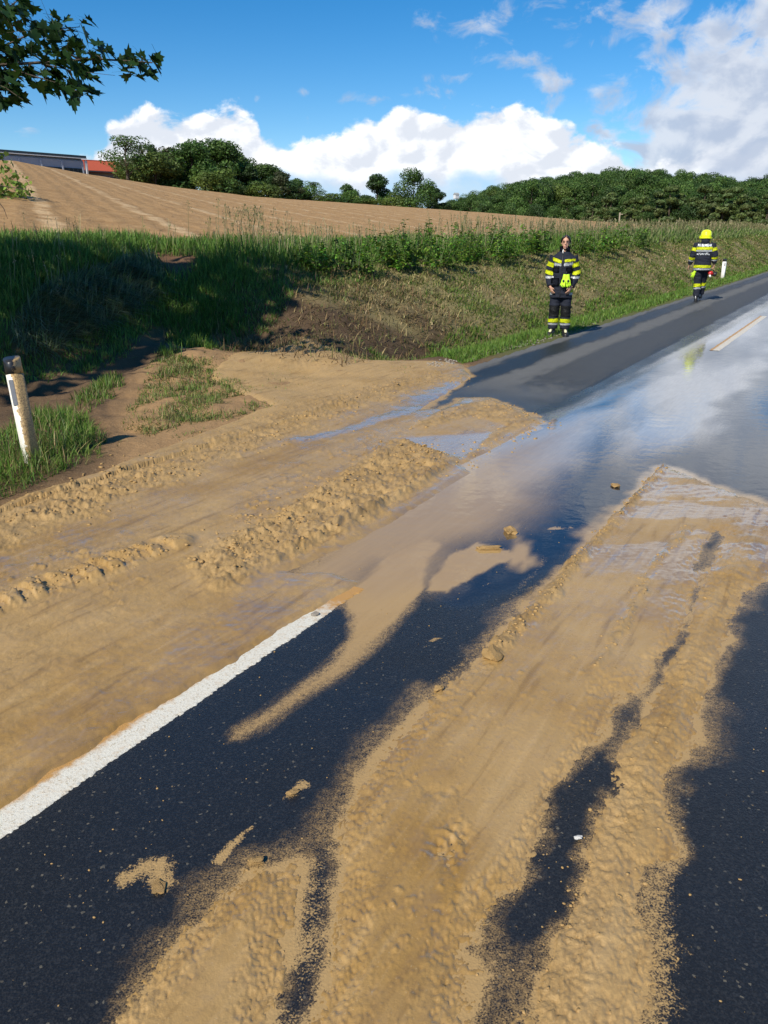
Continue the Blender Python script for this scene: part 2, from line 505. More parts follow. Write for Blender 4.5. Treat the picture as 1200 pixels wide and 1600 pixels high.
ROUGH = P((280, 880), (360, 838), (430, 805), (520, 750), (600, 700), (625, 684), (665, 698), (716, 722), (690, 750), (620, 795), (560, 832), (500, 862), (430, 890), (370, 925), (320, 930))
SCARP = P((430, 880), (500, 840), (560, 808), (620, 778), (680, 742), (725, 716))
CRUST = P((640, 670), (700, 640), (770, 626), (840, 660), (790, 680), (735, 716), (715, 712), (790, 668), (740, 650), (680, 668))
LUGS = P((-120, 1000), (0, 944), (60, 922), (120, 905), (190, 878), (270, 850))
CHANNEL = P((-200, 1000), (0, 880), (150, 832), (300, 772), (400, 730), (500, 690), (600, 655), (680, 622))
SHEEN_TRAIL = P((470, 690), (500, 684), (560, 668), (610, 650), (650, 638))

def union(*a):
    r = a[0]
    for b in a[1:]:
        r = np.maximum(r, b)
    return r
def fields(X, Y, fine=True):
    """mud height above the ground, its wetness and gloss, and the stain on the asphalt"""
    D = np.maximum(np.hypot(X, Y), 1.2)
    wx = X + .035 * vnoise(X * 5, Y * 5, 31) + .02 * vnoise(X * 17, Y * 17, 32) + .008 * vnoise(X * 60, Y * 60, 33)
    wy = Y + .035 * vnoise(X * 5, Y * 5, 41) + .02 * vnoise(X * 17, Y * 17, 42) + .008 * vnoise(X * 60, Y * 60, 43)
    sl = poly_sd(MUD_LEFT, wx, wy, 1.2)
    ra = poly_sd(MUD_R_MAIN, wx, wy); rb = poly_sd(MUD_R_SIDE, wx, wy)
    sr = union(ra, rb)
    n_a = fbm(X * 1.7, Y * 1.7, 4, 51); n_b = fbm(X * 9, Y * 9, 4, 61); n_c = fbm(X * 45, Y * 45, 3, 71)
    grain = fbm(X * 150, Y * 150, 2, 81)
    # --- distances to the ridges, berms and tracks
    d1, a1 = line_d(RIDGE_1, wx, wy); d2, a2 = line_d(RIDGE_2, wx, wy); d3, a3 = line_d(RIDGE_3, wx, wy)
    db, ab = line_d(BERM, X, Y); dsc, _ = line_d(SCARP, wx, wy); dl, al = line_d(LUGS, X, Y); dc, _ = line_d(CHANNEL, X, Y)
    rough = sstep(-.05, .12, poly_sd(ROUGH, wx, wy)); crust = sstep(-.03, .05, poly_sd(CRUST, wx, wy))
    # --- clods of several sizes
    def clods(freq, seed, r0):
        qx = X * freq + .50 * vnoise(X * freq * 2.3, Y * freq * 2.3, seed + 3); qy = Y * freq + .50 * vnoise(X * freq * 2.3, Y * freq * 2.3, seed + 4)
        w, rid = worley(qx, qy, seed)
        r = r0 * (.35 + .75 * rid)
        lump = np.clip(1 - (w / r) ** 1.6, 0, 1) ** .8
        return lump * (.75 + .9 * fbm(X * freq * 2.6, Y * freq * 2.6, 2, seed + 6)) * r / freq, rid
    c10, id10 = clods(9, 101, .62); c5, id5 = clods(21, 111, .60); c2, id2 = clods(52, 121, .55)
    # --- right-hand mud
    dens = sstep(-.25, .35, n_a)
    farr = sstep(4.4, 5.6, Y)
    peb, idp = clods(70, 151, .42); peb2, idq = clods(30, 161, .36)
    relief = (.50 * peb * (idp > .66) * (.12 + .9 * dens) + .55 * peb2 * (idq > .88) * (.15 + dens) + .0005 * n_c + .0012 * n_b + .0002 * grain)
    ripple = .0022 * np.sin((Y - X * .35) * 62 + 5 * n_b + 3 * n_a) * sstep(3.6, 4.6, Y)
    streak = .007 * fbm((X * SA + Y * CA) * 2.2, (X * CA - Y * SA) * 22, 3, 91)
    t1 = sstep(.062, .0, d1 + .03 * n_b) * (.65 + .8 * (fbm(a1 * 5, d1 * 4, 2, 131) + .3))
    t2 = sstep(.045, .0, d2 + .03 * n_b) * (.45 + .8 * (fbm(a2 * 5, d2 * 4, 2, 132) + .2))
    t3 = sstep(.16, .02, d3 + .06 * n_b)
    ridge = t1 * (.034 + 1.0 * c5 + .7 * c2) + t2 * (.012 + .7 * c5 + .5 * c2) + t3 * (.007 + .20 * c5 * (id5 > .6) + .22 * c2 + .012 * n_b + .003 * n_c)
    thick_r = .008 + .004 * n_a + relief + ripple * farr + streak + ridge
    edge_r = np.clip((sr - .028) * .13, -.03, 1)
    speck_n = .006 * grain + .005 * n_c
    hr = np.minimum(thick_r, edge_r + speck_n + np.where(sr > 0, .5 * ridge, 0))
    # holes where the sand thins out and the asphalt shows
    hole = sstep(-.02, .05, poly_sd(P((662, 1310), (700, 1270), (735, 1285), (732, 1330), (712, 1372), (690, 1362), (668, 1345)), wx, wy))
    hole = np.maximum(hole, .75 * sstep(-.03, .06, poly_sd(P((650, 1225), (700, 1230), (730, 1225), (735, 1250), (690, 1262), (660, 1250)), wx, wy)) * .6)
    hr = hr - hole * (.009 + .012 * n_b + .02 * n_c) - .03 * sstep(.0, .03, poly_sd(SPECK, wx, wy))
    # --- left-hand mud
    s, v = to_sv(X, Y)
    onroad = sstep(-4.6, -4.2, v)
    edge_l = np.clip(sl * .30, -.05, 1)
    near_line = sstep(.75, .10, sl)
    berm = sstep(.42, .05, db + .18 * n_b + .1 * n_a)
    bw = berm * (.55 + .6 * sstep(-.3, .3, fbm(ab * 1.6, db * 2, 2, 141)))
    lug = sstep(.16, .06, dl) * (.012 + .020 * (np.sin(al * 46 + 9 * dl) > -.1)) * (.7 + n_b)
    scarp = sstep(.07, .0, dsc) * (.02 + .5 * c5)
    speckle = sstep(-.15, .25, n_a)
    thick_l = (.012 + .006 * n_a + .004 * n_b + .0022 * n_c + .0005 * grain
               + bw * (.012 + .30 * c10 * (id10 > .45) + .55 * c5 + .85 * c2 + .010 * n_c + .010 * n_b)
               + rough * (.018 + .022 * n_b + .22 * c10 * (id10 > .55) + .50 * c5 + .85 * c2 + .010 * n_c)
               + crust * (.010 + .55 * c5 + .2 * c2 + .008 * n_b) + lug + scarp
               + (.45 * c5 * (id5 > .80) + .42 * c2 * (id2 > .66)) * (1 - .93 * near_line) * (.15 + .85 * speckle) * (1 - .8 * sstep(.22, .08, dc)))
    grooves = sstep(.55, .15, np.abs(dsc - .05)) * .004 * np.sin(v * 85 + 4 * n_b)
    thick_l = thick_l + grooves * rough
    hl = np.minimum(thick_l, edge_l + .003 * n_c * (1 - near_line) + np.where(sl > .02, .6 * (bw + rough + crust) * .04, 0))
    hl = hl - .006 * sstep(.22, .05, dc) * (1 - berm)
    pl = sstep(-.03, .05, poly_sd(POOL, wx, wy)); fo = sstep(.10, .02, line_d(SHEEN_TRAIL, wx, wy)[0])
    hl = hl - .10 * sstep(3.3, 4.0, EDGE - v)
    hl = hl * (1 - pl) + (.006 + .0008 * n_b) * pl + fo * .006 * np.abs(np.sin(s * 40 + 9 * n_b + v * 25)) 
    # thin puddle pool within the box
    h = np.maximum(hl, hr)
    # --- wetness and gloss of the mud
    wet_l = .30 + .55 * sstep(1.0, .2, sl) * sstep(3.2, 1.6, s) + .35 * sstep(.30, .05, dc) - .4 * berm - .35 * rough - .3 * crust + .3 * n_a
    gloss_l = .48 + .30 * sstep(.6, .1, sl) + .03 * sstep(.25, .05, dc) - .6 * berm - .5 * rough - .5 * crust + .25 * n_a + .25 * n_b
    sheen_trail = sstep(.13, .02, line_d(SHEEN_TRAIL, wx, wy)[0]); pool = sstep(-.03, .06, poly_sd(POOL, wx, wy))
    sheet = sstep(.02, .30, fbm(s * .9, v * 2.6, 4, 171)) * (1 - berm) * (1 - .8 * rough)
    gloss_l = gloss_l + .14 * sheet + .55 * sheen_trail + .50 * pool
    wet_l = wet_l - .35 * pool - .5 * sheen_trail  # trail made paler: its sky reflection painted into the mud colour
    wet_l = wet_l - .5 * sstep(-4.3, -5.3, v); gloss_l = gloss_l - .8 * sstep(-4.2, -5.0, v)
    wet_r = .32 + .85 * n_a - .35 * (t1 + t2) + .25 * sstep(.02, .0, np.abs(sr))
    sheet_r = sstep(2.7, 4.6, Y + .9 * n_a) * sstep(-.12, .14, fbm(X * 1.6, Y * 4.5, 4, 181))
    gloss_r = .60 + .70 * sheet_r + .25 * n_a + .2 * n_b - .6 * (t1 + t2 * .8) - .25 * t3
    use_r = hr > hl
    fresh = np.clip(np.where(use_r, .85 * t1 + .8 * t2 + .25 * t3, .55 * berm + .55 * rough + .45 * crust + scarp * 12) * (.55 + 1.1 * n_b + .5 * (id5 - .3)), 0, 1)
    wetm = np.clip(np.where(use_r, wet_r, wet_l), 0, 1); gloss = np.clip(np.where(use_r, gloss_r, gloss_l), 0, 1)
    # --- stain of sand and silt on the asphalt
    blur = .03 + .12 * sstep(-.2, .4, n_a + .4 * n_b)
    film = .95 * sstep(-.75 * blur, .03, sr + .03 * n_b)
    spk = sstep(-.01, .05, poly_sd(SPECK, wx, wy))
    film = film * (1 - spk) + spk * (.58 + .25 * n_b)
    film = film * (1 - hole) + hole * (.74 + .5 * n_b)
    tong = sstep(-.030, .045, poly_sd(TONGUE, X + .02 * n_b, Y + .02 * n_b) + .03 * fbm(s * 2.0, v * 22, 3, 192)) * (.62 + .34 * sstep(1.9, 3.2, Y))
    blk = sstep(-.02, .03, poly_sd(BLOCK, wx, wy) + .03 * fbm(s * 2.5, v * 14, 3, 193)) * .95
    fan = sstep(-.05, .09, poly_sd(FAN, wx, wy) + .07 * fbm(s * 3, v * 12, 4, 194)) * .7
    smear = np.zeros_like(X)
    for pts, wdt, k in (((( 540, 1250), (600, 1165), (660, 1095), (745, 1010), (840, 915)), .07, .55), (((690, 1060), (760, 985), (830, 900), (850, 870)), .05, .5),
                        (((345, 1350), (395, 1290)), .045, .75), (((200, 1370), (240, 1352), (262, 1385)), .10, .75), (((190, 1440), (240, 1390)), .06, .38), (((235, 1490), (246, 1458)), .03, .5),
                        (((440, 1245), (470, 1230)), .05, .75), (((490, 1152), (510, 1148)), .015, .7), (((668, 1004), (690, 996)), .02, .7), (((735, 925), (770, 908)), .02, .65),
                        (((860, 826), (895, 826)), .05, .9), (((100, 1560), (330, 1340)), .07, .36), (((560, 1255), (620, 1180)), .05, .35),
                        (((760, 1500), (820, 1380), (900, 1240), (960, 1130)), .16, .40), (((1050, 1330), (1020, 1400), (1030, 1480), (1010, 1600)), .14, .62), (((640, 1000), (600, 1040)), .02, .2)):
        dd, _ = line_d(P(*pts), wx, wy)
        smear = np.maximum(smear, k * sstep(wdt, 0, dd + .02 * n_b))
    film = np.maximum.reduce([film, smear, .85 * sstep(-.16 - .10 * sstep(-.2, .4, n_a), .02, sl + .06 * n_b) * sstep(5.5, 6.5, s)])
    thin = .50 * sstep(-.05 - .11 * sstep(-.2, .4, n_a), .01, sr + .05 * n_b + .03 * fbm(s * 1.5, v * 20, 3, 191)) * (1 - spk) * (1 - hole)
    silt = np.maximum.reduce([tong, blk, fan, thin])
    ln = np.minimum(line_d(LINE_NEAR, X, Y)[0], line_d(LINE_FAR, X, Y)[0])
    # --- water: level of a shallow film above the asphalt
    sw = poly_sd(WATER, wx, wy, 1.2)
    ss = poly_sd(SILT, X + .05 * n_b, Y + .05 * n_b, 1.2)
    murk_sheen = sstep(-.34, .20, ss + .10 * n_a) * (.92 - .30 * sstep(5, 8.5, Y))
    flow = fbm(s * .30, v * 2.2 + .25 * n_a, 4, 152)
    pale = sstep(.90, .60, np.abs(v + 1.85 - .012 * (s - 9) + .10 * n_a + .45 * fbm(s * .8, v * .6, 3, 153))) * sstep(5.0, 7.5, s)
    murk_sheen = np.maximum(murk_sheen, np.clip((.12 + .52 * pale) * (.9 + 1.4 * flow), 0, .8) * sstep(4.6, 7.0, Y))  # far band lifts the pale colour that imitates reflected sky
    pale_sheen = sstep(4.6, 7.2, Y) * sstep(.55, -.05, ss)
    murk_sheen = np.maximum(murk_sheen, silt)
    return dict(h=h, fresh=fresh, wet=wetm, gloss=gloss, film=np.clip(film, 0, 1), silt=np.clip(silt, 0, 1), sw=sw, murk_sheen=np.clip(murk_sheen, 0, 1), pale_sheen=pale_sheen, line=ln, n_a=n_a, n_b=n_b, s=s, v=v, sl=sl)

# ------------------------------------------------------------------ materials of the ground
def asphalt_nodes(nt, b, water_level=None):
    """wet asphalt; stain attributes: film (sand grains), murk (silty water, and far off a painted sky reflection), damp (smooth water film)"""
    p = nt.pos()
    g1 = nt.voro(p, 120, 'F1'); g2 = nt.noise(p, 210, 3, 0.7); g3 = nt.noise(p, 3.2, 5, 0.6); g4 = nt.noise(p, 420, 2, 0.6)
    film = nt.attr('film'); murk_sheen = nt.attr('murk_sheen'); damp = nt.attr('damp'); dry = nt.attr('dry')
    stone = nt.smooth(g2, 0.45, 0.75)
    dark = nt.mix(stone, (0.010, 0.011, 0.013), (0.035, 0.036, 0.038))
    cell = nt.node('ShaderNodeTexVoronoi'); nt.put(cell.inputs['Vector'], p); cell.inputs['Scale'].default_value = 150
    csep = nt.node('ShaderNodeSeparateColor'); nt.put(csep.inputs[0], cell.outputs['Color'])
    dark = nt.mix(nt.math('MULTIPLY', nt.smooth(csep.outputs[0], 0.60, 0.98), 0.28), dark, (0.055, 0.056, 0.058))
    dark = nt.mix(nt.math('MULTIPLY', nt.smooth(csep.outputs[1], 0.985, 0.995), nt.math('MULTIPLY', nt.math('SUBTRACT', 1.0, damp), 0.6)), dark, (0.24, 0.21, 0.15))
    grey = nt.mix(stone, (0.13, 0.132, 0.13), (0.235, 0.23, 0.215))
    base = nt.mix(dry, dark, grey)
    base = nt.mix(nt.math('MULTIPLY', g3, 0.25), base, (0.02, 0.02, 0.022))
    sand = nt.mix(nt.noise(p, 60, 3), (0.34, 0.215, 0.085), (0.42, 0.28, 0.12))
    thr = nt.math('ADD', film, nt.math('MULTIPLY', nt.math('SUBTRACT', nt.math('ADD', nt.math('MULTIPLY', nt.noise(p, 170, 3, 0.65), 0.6), nt.math('MULTIPLY', nt.noise(p, 48, 4, 0.65), 0.4)), 0.5), 2.0))
    thr = nt.math('SUBTRACT', thr, nt.math('MULTIPLY', nt.math('SUBTRACT', 1.0, film), 0.25))
    fm = nt.math('MULTIPLY', nt.smooth(thr, 0.40, 0.62), nt.smooth(film, 0.02, 0.12))
    base = nt.mix(fm, base, sand)
    flm = nt.road_vec(9.0, .8)
    silt = nt.mix(nt.noise(flm, 2.0, 4), (0.37, 0.232, 0.088), (0.43, 0.285, 0.125))
    mst = nt.noise(flm, 5.0, 5, 0.65)
    mf = nt.math('ADD', murk_sheen, nt.math('MULTIPLY', nt.math('MULTIPLY', nt.math('SUBTRACT', mst, 0.5), 0.9), nt.math('MULTIPLY', murk_sheen, nt.math('SUBTRACT', 1.15, murk_sheen))), clamp=True)
    mf = nt.math('ADD', mf, nt.math('MULTIPLY', nt.math('MULTIPLY', nt.math('SUBTRACT', nt.math('ADD', nt.math('MULTIPLY', g2, 0.6), nt.math('MULTIPLY', nt.noise(p, 55, 4, 0.7), 0.4)), 0.5), nt.mixf(nt.smooth(damp, 0.35, 0.8), 20.0, 3.0)), nt.math('MULTIPLY', mf, nt.math('SUBTRACT', 1.0, mf))), clamp=True)
    pale_sheen = nt.attr('pale_sheen')
    silt = nt.mix(pale_sheen, silt, nt.mix(mst, (0.43, 0.41, 0.38), (0.55, 0.535, 0.51)))  # far water paler: bright sky reflection painted into the base colour
    base = nt.mix(mf, base, silt)
    nt.put(b.inputs['Base Color'], base)
    nt.put(b.inputs['IOR'], nt.mixf(damp, nt.mixf(dry, 1.34, 1.25), 1.85))
    rough = nt.mixf(damp, nt.mixf(dry, 0.40, 0.8), 0.035)
    rough = nt.mixf(nt.math('MULTIPLY', fm, nt.math('SUBTRACT', 1.0, damp)), rough, 0.6)
    rough = nt.mixf(nt.math('MULTIPLY', murk_sheen, nt.math('SUBTRACT', 1.0, damp)), rough, 0.25)
    nt.put(b.inputs['Roughness'], rough)
    hgt = nt.math('ADD', nt.math('MULTIPLY', g1, 0.8), nt.math('ADD', g2, nt.math('MULTIPLY', fm, 0.5)))
    st = nt.math('MULTIPLY', nt.math('SUBTRACT', 1.0, damp), nt.mixf(murk_sheen, 0.55, 0.12))
    nb = nt.bump(hgt, st, 0.004)
    wav = nt.noise(nt.vmath('MULTIPLY', p, (1.0, 1.0, 1.0)), 9, 3, 0.5)
    nb = nt.bump(wav, nt.math('MULTIPLY', damp, 0.13), 0.012, nb)
    nt.put(b.inputs['Normal'], nb)

M = {}
M['asphalt'], _nt, _b = new_mat('asphalt'); asphalt_nodes(_nt, _b)
M['water'] = M['asphalt']

def make_mud_mat():
    m, nt, b = new_mat('mud')
    p = nt.pos()
    wet = nt.attr('wet'); gloss = nt.attr('gloss')
    n1 = nt.noise(p, 7, 5, 0.6); n2 = nt.noise(p, 95, 4, 0.65); n3 = nt.noise(p, 1.7, 4, .6)
    dry = nt.mix(n1, (0.360, 0.228, 0.092), (0.430, 0.288, 0.125))
    wetc = nt.mix(n1, (0.265, 0.148, 0.034), (0.325, 0.192, 0.055))
    c = nt.mix(nt.math('ADD', wet, nt.math('MULTIPLY', nt.math('SUBTRACT', n3, 0.5), 1.8), clamp=True), dry, wetc)
    c = nt.mix(nt.math('MULTIPLY', nt.attr('fresh'), nt.lin(n1, .35, .65, .35, .95), clamp=True), c, (0.150, 0.098, 0.044))
    fl = nt.road_vec(7.0, .9)
    st = nt.noise(fl, 2.4, 5, 0.62, 0.4)
    c = nt.mix(nt.math('MULTIPLY', nt.smooth(st, 0.50, 0.70), 0.38), c, (0.47, 0.32, 0.150))
    c = nt.mix(nt.math('MULTIPLY', nt.smooth(st, 0.47, 0.30), 0.60), c, (0.20, 0.118, 0.042))
    c = nt.mix(nt.math('MULTIPLY', nt.smooth(n2, 0.55, 0.72), 0.40), c, (0.20, 0.13, 0.06))
    c = nt.mix(nt.math('MULTIPLY', nt.smooth(nt.noise(p, 160, 2), 0.68, 0.75), 0.4), c, (0.55, 0.45, 0.30))
    nt.put(b.inputs['Base Color'], c)
    gl = nt.math('ADD', gloss, nt.math('MULTIPLY', nt.math('SUBTRACT', nt.noise(p, 24, 4, 0.6), 0.5), 0.7), clamp=True)
    nt.put(b.inputs['Roughness'], nt.lin(gl, 0, 1, 0.62, 0.10))
    nt.put(b.inputs['Specular IOR Level'], nt.lin(gl, 0, 1, 0.30, 0.70))
    nt.put(b.inputs['Coat Weight'], nt.smooth(gl, 0.62, 0.98)); b.inputs['Coat Roughness'].default_value = 0.05; b.inputs['Coat IOR'].default_value = 1.65
    nt.put(b.inputs['Coat Normal'], nt.bump(nt.noise(nt.vmath('MULTIPLY', p, (1.0, 2.6, 1.0)), 13, 3, .5), 0.35, 0.010))
    hb = nt.math('ADD', n2, nt.math('MULTIPLY', nt.noise(p, 260, 2), 0.5))
    hb = nt.math('ADD', hb, nt.math('MULTIPLY', nt.noise(p, 38, 4, 0.65), 1.6))
    nt.put(b.inputs['Normal'], nt.bump(hb, nt.lin(gl, 0, 1, 0.50, 0.05), 0.006))
    return m
M['mud'] = make_mud_mat()

def make_soil_mat(name, bump=0.6, dist=0.03):
    m, nt, b = new_mat(name)
    p = nt.pos()
    c = nt.attr('col', 'Color')
    n = nt.noise(p, 14, 6, 0.65); n2 = nt.noise(p, 70, 3, 0.6)
    c = nt.mix(nt.lin(n, 0.3, 0.7, 0.28, 0.0), c, (0.10, 0.064, 0.034))
    c = nt.mix(nt.math('MULTIPLY', nt.smooth(n2, 0.55, 0.75), 0.4), c, (0.42, 0.32, 0.20))
    nt.put(b.inputs['Base Color'], c)
    b.inputs['Roughness'].default_value = 0.9
    b.inputs['Specular IOR Level'].default_value = 0.2
    nt.put(b.inputs['Normal'], nt.bump(nt.math('ADD', n, nt.math('MULTIPLY', n2, 0.4)), bump, dist))
    return m
M['soil'] = make_soil_mat('bank_soil')

def make_field_mat():
    m, nt, b = new_mat('ploughed_soil')
    p = nt.pos()
    # seed rows run up the hill, 24 degrees left of +Y
    a = R(-24.5)
    across = nt.vmath('DOT_PRODUCT', p, (math.cos(a), -math.sin(a), 0))
    n = nt.node('ShaderNodeVectorMath', operation='DOT_PRODUCT'); nt.put(n.inputs[0], p); n.inputs[1].default_value = (math.cos(a), -math.sin(a), 0)
    ac = n.outputs['Value']
    nz = nt.noise(p, 0.35, 4, 0.6); fine = nt.noise(p, 5.0, 6, 0.7); clod = nt.noise(p, 1.6, 5, 0.65)
    acw = nt.math('ADD', ac, nt.math('MULTIPLY', nt.math('SUBTRACT', nz, 0.5), 0.9))
    row = nt.math('SINE', nt.math('MULTIPLY', acw, 2 * math.pi / 0.75))
    tram = nt.math('SINE', nt.math('MULTIPLY', acw, 2 * math.pi / 3.1))
    tramm = nt.math('MULTIPLY', nt.smooth(tram, 0.84, 0.99), nt.smooth(clod, 0.35, 0.6))
    c = nt.mix(nt.lin(clod, 0.3, 0.7, 0, 1), (0.300, 0.178, 0.080), (0.430, 0.272, 0.130))
    c = nt.mix(nt.math('MULTIPLY', nt.smooth(row, 0.2, 1.0), 0.20), c, (0.40, 0.25, 0.12))
    c = nt.mix(nt.math('MULTIPLY', tramm, 0.65), c, (0.60, 0.44, 0.26))
    c = nt.mix(nt.math('MULTIPLY', nt.smooth(fine, 0.56, 0.72), 0.5), c, (0.17, 0.095, 0.045))
    c = nt.mix(nt.math('MULTIPLY', nt.smooth(fine, 0.42, 0.30), 0.5), c, (0.52, 0.36, 0.19))
    nt.put(b.inputs['Base Color'], c)
    b.inputs['Roughness'].default_value = 0.95
    b.inputs['Specular IOR Level'].default_value = 0.1
    h = nt.math('ADD', nt.math('ADD', fine, clod), nt.math('MULTIPLY', row, 0.15))
    nt.put(b.inputs['Normal'], nt.bump(h, 0.8, 0.10))
    return m
M['field'] = make_field_mat()

def make_paint_mat():
    m, nt, b = new_mat('road_paint')
    p = nt.pos()
    st = nt.attr('stain')
    n = nt.noise(p, 130, 3, 0.7); n2 = nt.noise(p, 30, 4, 0.6)
    c = nt.mix(nt.smooth(n, 0.52, 0.70), (0.66, 0.63, 0.54), (0.40, 0.33, 0.22))
    f = nt.math('ADD', st, nt.math('MULTIPLY', nt.math('SUBTRACT', n2, 0.5), 0.9), clamp=True)
    c = nt.mix(nt.smooth(f, 0.30, 0.85), c, (0.46, 0.25, 0.075))
    nt.put(b.inputs['Base Color'], c)
    b.inputs['Roughness'].default_value = 0.5
    nt.put(b.inputs['Normal'], nt.bump(n, 0.6, 0.004))
    return m
M['paint'] = make_paint_mat()

# ------------------------------------------------------------------ road, water, mud
def fan_grid(y0, y1, dx, dyk, tmax=0.60, back=0.9, slow=.18):
    ys = [y0]
    while ys[-1] < y1:
        y = ys[-1]
        ys.append(y + dyk * (y + back) * (1 + slow * y))
    ys = np.array(ys); ts = np.arange(-tmax, tmax + dx, dx)
    Yg = np.repeat(ys[:, None], len(ts), 1)
    Xg = ts[None, :] * (ys[:, None] + back)
    return Xg, Yg

def dry_field(s, v, n_a, n_b):
    """dry grey lane with wet strips further along the left lane"""
    u = v + .10 * n_b + .05 * n_a
    w = v + .07 * fbm(s * 1.1, v * 5, 3, 161) + .09 * fbm(s * 3.5, v * 12, 4, 163)
    lane = sstep(-2.55, -2.85, w) * sstep(6.8, 8.6, s + .8 * n_a)
    strip = .97 * sstep(.30, .10, np.abs(w + 4.06)) * (.75 + .5 * sstep(-.4, .1, fbm(s * .25, v * 0, 2, 162)))   # wet strip by the edge
    strip = np.maximum(strip, .86 * sstep(.48, .22, np.abs(w + 3.06)) * sstep(8.2, 9.6, s + .5 * n_b))   # darker wheel track
    strip = np.minimum(strip, 1)
    pale = .30 * sstep(.07, .0, np.abs(w + 2.66))
    matte = .42 * sstep(.42, .28, np.abs(w + 3.06)) * sstep(8.2, 9.6, s + .5 * n_b)
    return np.clip(np.maximum(lane * (1 - strip), matte * lane) + pale * lane, 0, 1), lane

def build_road():
    # wide plain sheet: the whole carriageway, coarse where the camera is not near
    Xg, Yg = fan_grid(0.95, 120, .0032, .0036)
    X = Xg.ravel(); Y = Yg.ravel()
    f = fields(X, Y)
    s, v = f['s'], f['v']
    keep = (v > AEDGE - .25) & (v < .55)
    dry, lane = dry_field(s, v, f['n_a'], f['n_b'])
    damp = np.maximum(sstep(-.10, .25, f['sw']), .22 + .25 * f['n_a'] + .16 * sstep(2.0, 4.0, Y))
    damp = np.where(v < -2.6, damp * sstep(9.5, 7.5, s) + sstep(-.10, .25, f['sw']) * sstep(7.5, 9.5, s), damp)
    damp = np.clip(damp, 0, 1)
    z = np.zeros_like(X)
    left = v < AEDGE + .05 * vnoise(s * 6, v, 5) + .06 * vnoise(s * 1.3, v, 6)
    z = np.where(left, -.05, z)
    z = np.where(v > .45, -.05, z)
    q, used = grid_faces(*Xg.shape, keep=keep)
    murk_sheen = np.clip(f['murk_sheen'] * sstep(-.06, .02, f['sw']) + f['silt'], 0, 1)
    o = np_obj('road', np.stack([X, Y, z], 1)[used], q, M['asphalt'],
               attrs=dict(film=f['film'][used], pale_sheen=f['pale_sheen'][used], murk_sheen=murk_sheen[used], damp=(damp * (1 - .25 * dry))[used], dry=(dry * (1 - damp))[used]))
    tag(o, kind='structure')
    # the rest of the carriageway, beside and behind the viewer and on to the horizon
    rest = []
    fr = []
    for (s0, s1) in ((-40, -20), (-20, -8), (-8, 0), (0, 8), (8, 30), (30, 120), (120, 400)):
        i = len(rest)
        for ss, vv in ((s0, AEDGE), (s0, .45), (s1, .45), (s1, AEDGE)):
            x, y = to_xy(ss, vv); rest.append((x, y, -.012))
        fr.append((i, i + 1, i + 2, i + 3))
    n = len(rest)
    r = np_obj('road', np.array(rest), np.array(fr), M['asphalt'], smooth=False,
               attrs=dict(film=np.zeros(n), murk_sheen=np.zeros(n), damp=np.full(n, .2), dry=np.full(n, .2)))
    tag(r, kind='structure')
    # --- mud: a real layer with its own thickness
    Xg, Yg = fan_grid(0.95, 17, .00145, .0019)
    X = Xg.ravel(); Y = Yg.ravel()
    f = fields(X, Y)
    h = f['h']
    base = terrain(X, Y)
    hh = h + .002
    keep = hh > -.004
    keep &= f['v'] < .5
    q, used = grid_faces(*Xg.shape, keep=keep)
    z = base + np.maximum(hh, -.012)
    o = np_obj('mud', np.stack([X, Y, z], 1)[used], q, M['mud'], attrs=dict(wet=f['wet'][used], gloss=f['gloss'][used], fresh=f['fresh'][used]))
    tag(o, kind='stuff', label='tan mud washed over the road and pushed into ridges', cat='mud')
    return o
mud = build_road()

def build_line(pts, cat_label, y0, y1, half=.066):
    a, b_ = np.array(pts[0]), np.array(pts[1])
    L = np.hypot(*(b_ - a)); e = (b_ - a) / L; nrm = np.array([e[1], -e[0]])
    us = np.arange(0, L, .006 if L < 8 and a[1] < 5 else .02); ws = np.arange(-half - .02, half + .021, .004)
    U, W = np.meshgrid(us, ws, indexing='ij')
    X = a[0] + e[0] * U + nrm[0] * W; Y = a[1] + e[1] * U + nrm[1] * W
    n = fbm(X * 120, Y * 120, 2, 201) * .010 + fbm(X * 18, Y * 18, 3, 202) * .010
    sd = np.minimum(half - np.abs(W), np.minimum(U, L - U) + .02) + n
    Z = .0035 + np.clip(sd * .6, -.008, 0)
    side = np.clip((W / half) * -.5 + .5, 0, 1)      # towards the muddy side
    stain = .33 + .70 * sstep(.55, 1.0, side) + .75 * sstep(L - .45, L, U) * (a[1] < 5) + .08 * (a[1] > 5)
    keep = sd > -.012
    q, used = grid_faces(*U.shape, keep=keep)
    o = np_obj('road_marking', np.stack([X.ravel(), Y.ravel(), Z.ravel()], 1)[used], q, M['paint'], attrs=dict(stain=stain.ravel()[used]))
    tag(o, kind='structure')
build_line(LINE_NEAR, '', 0, 0)
build_line(LINE_FAR, '', 0, 0)

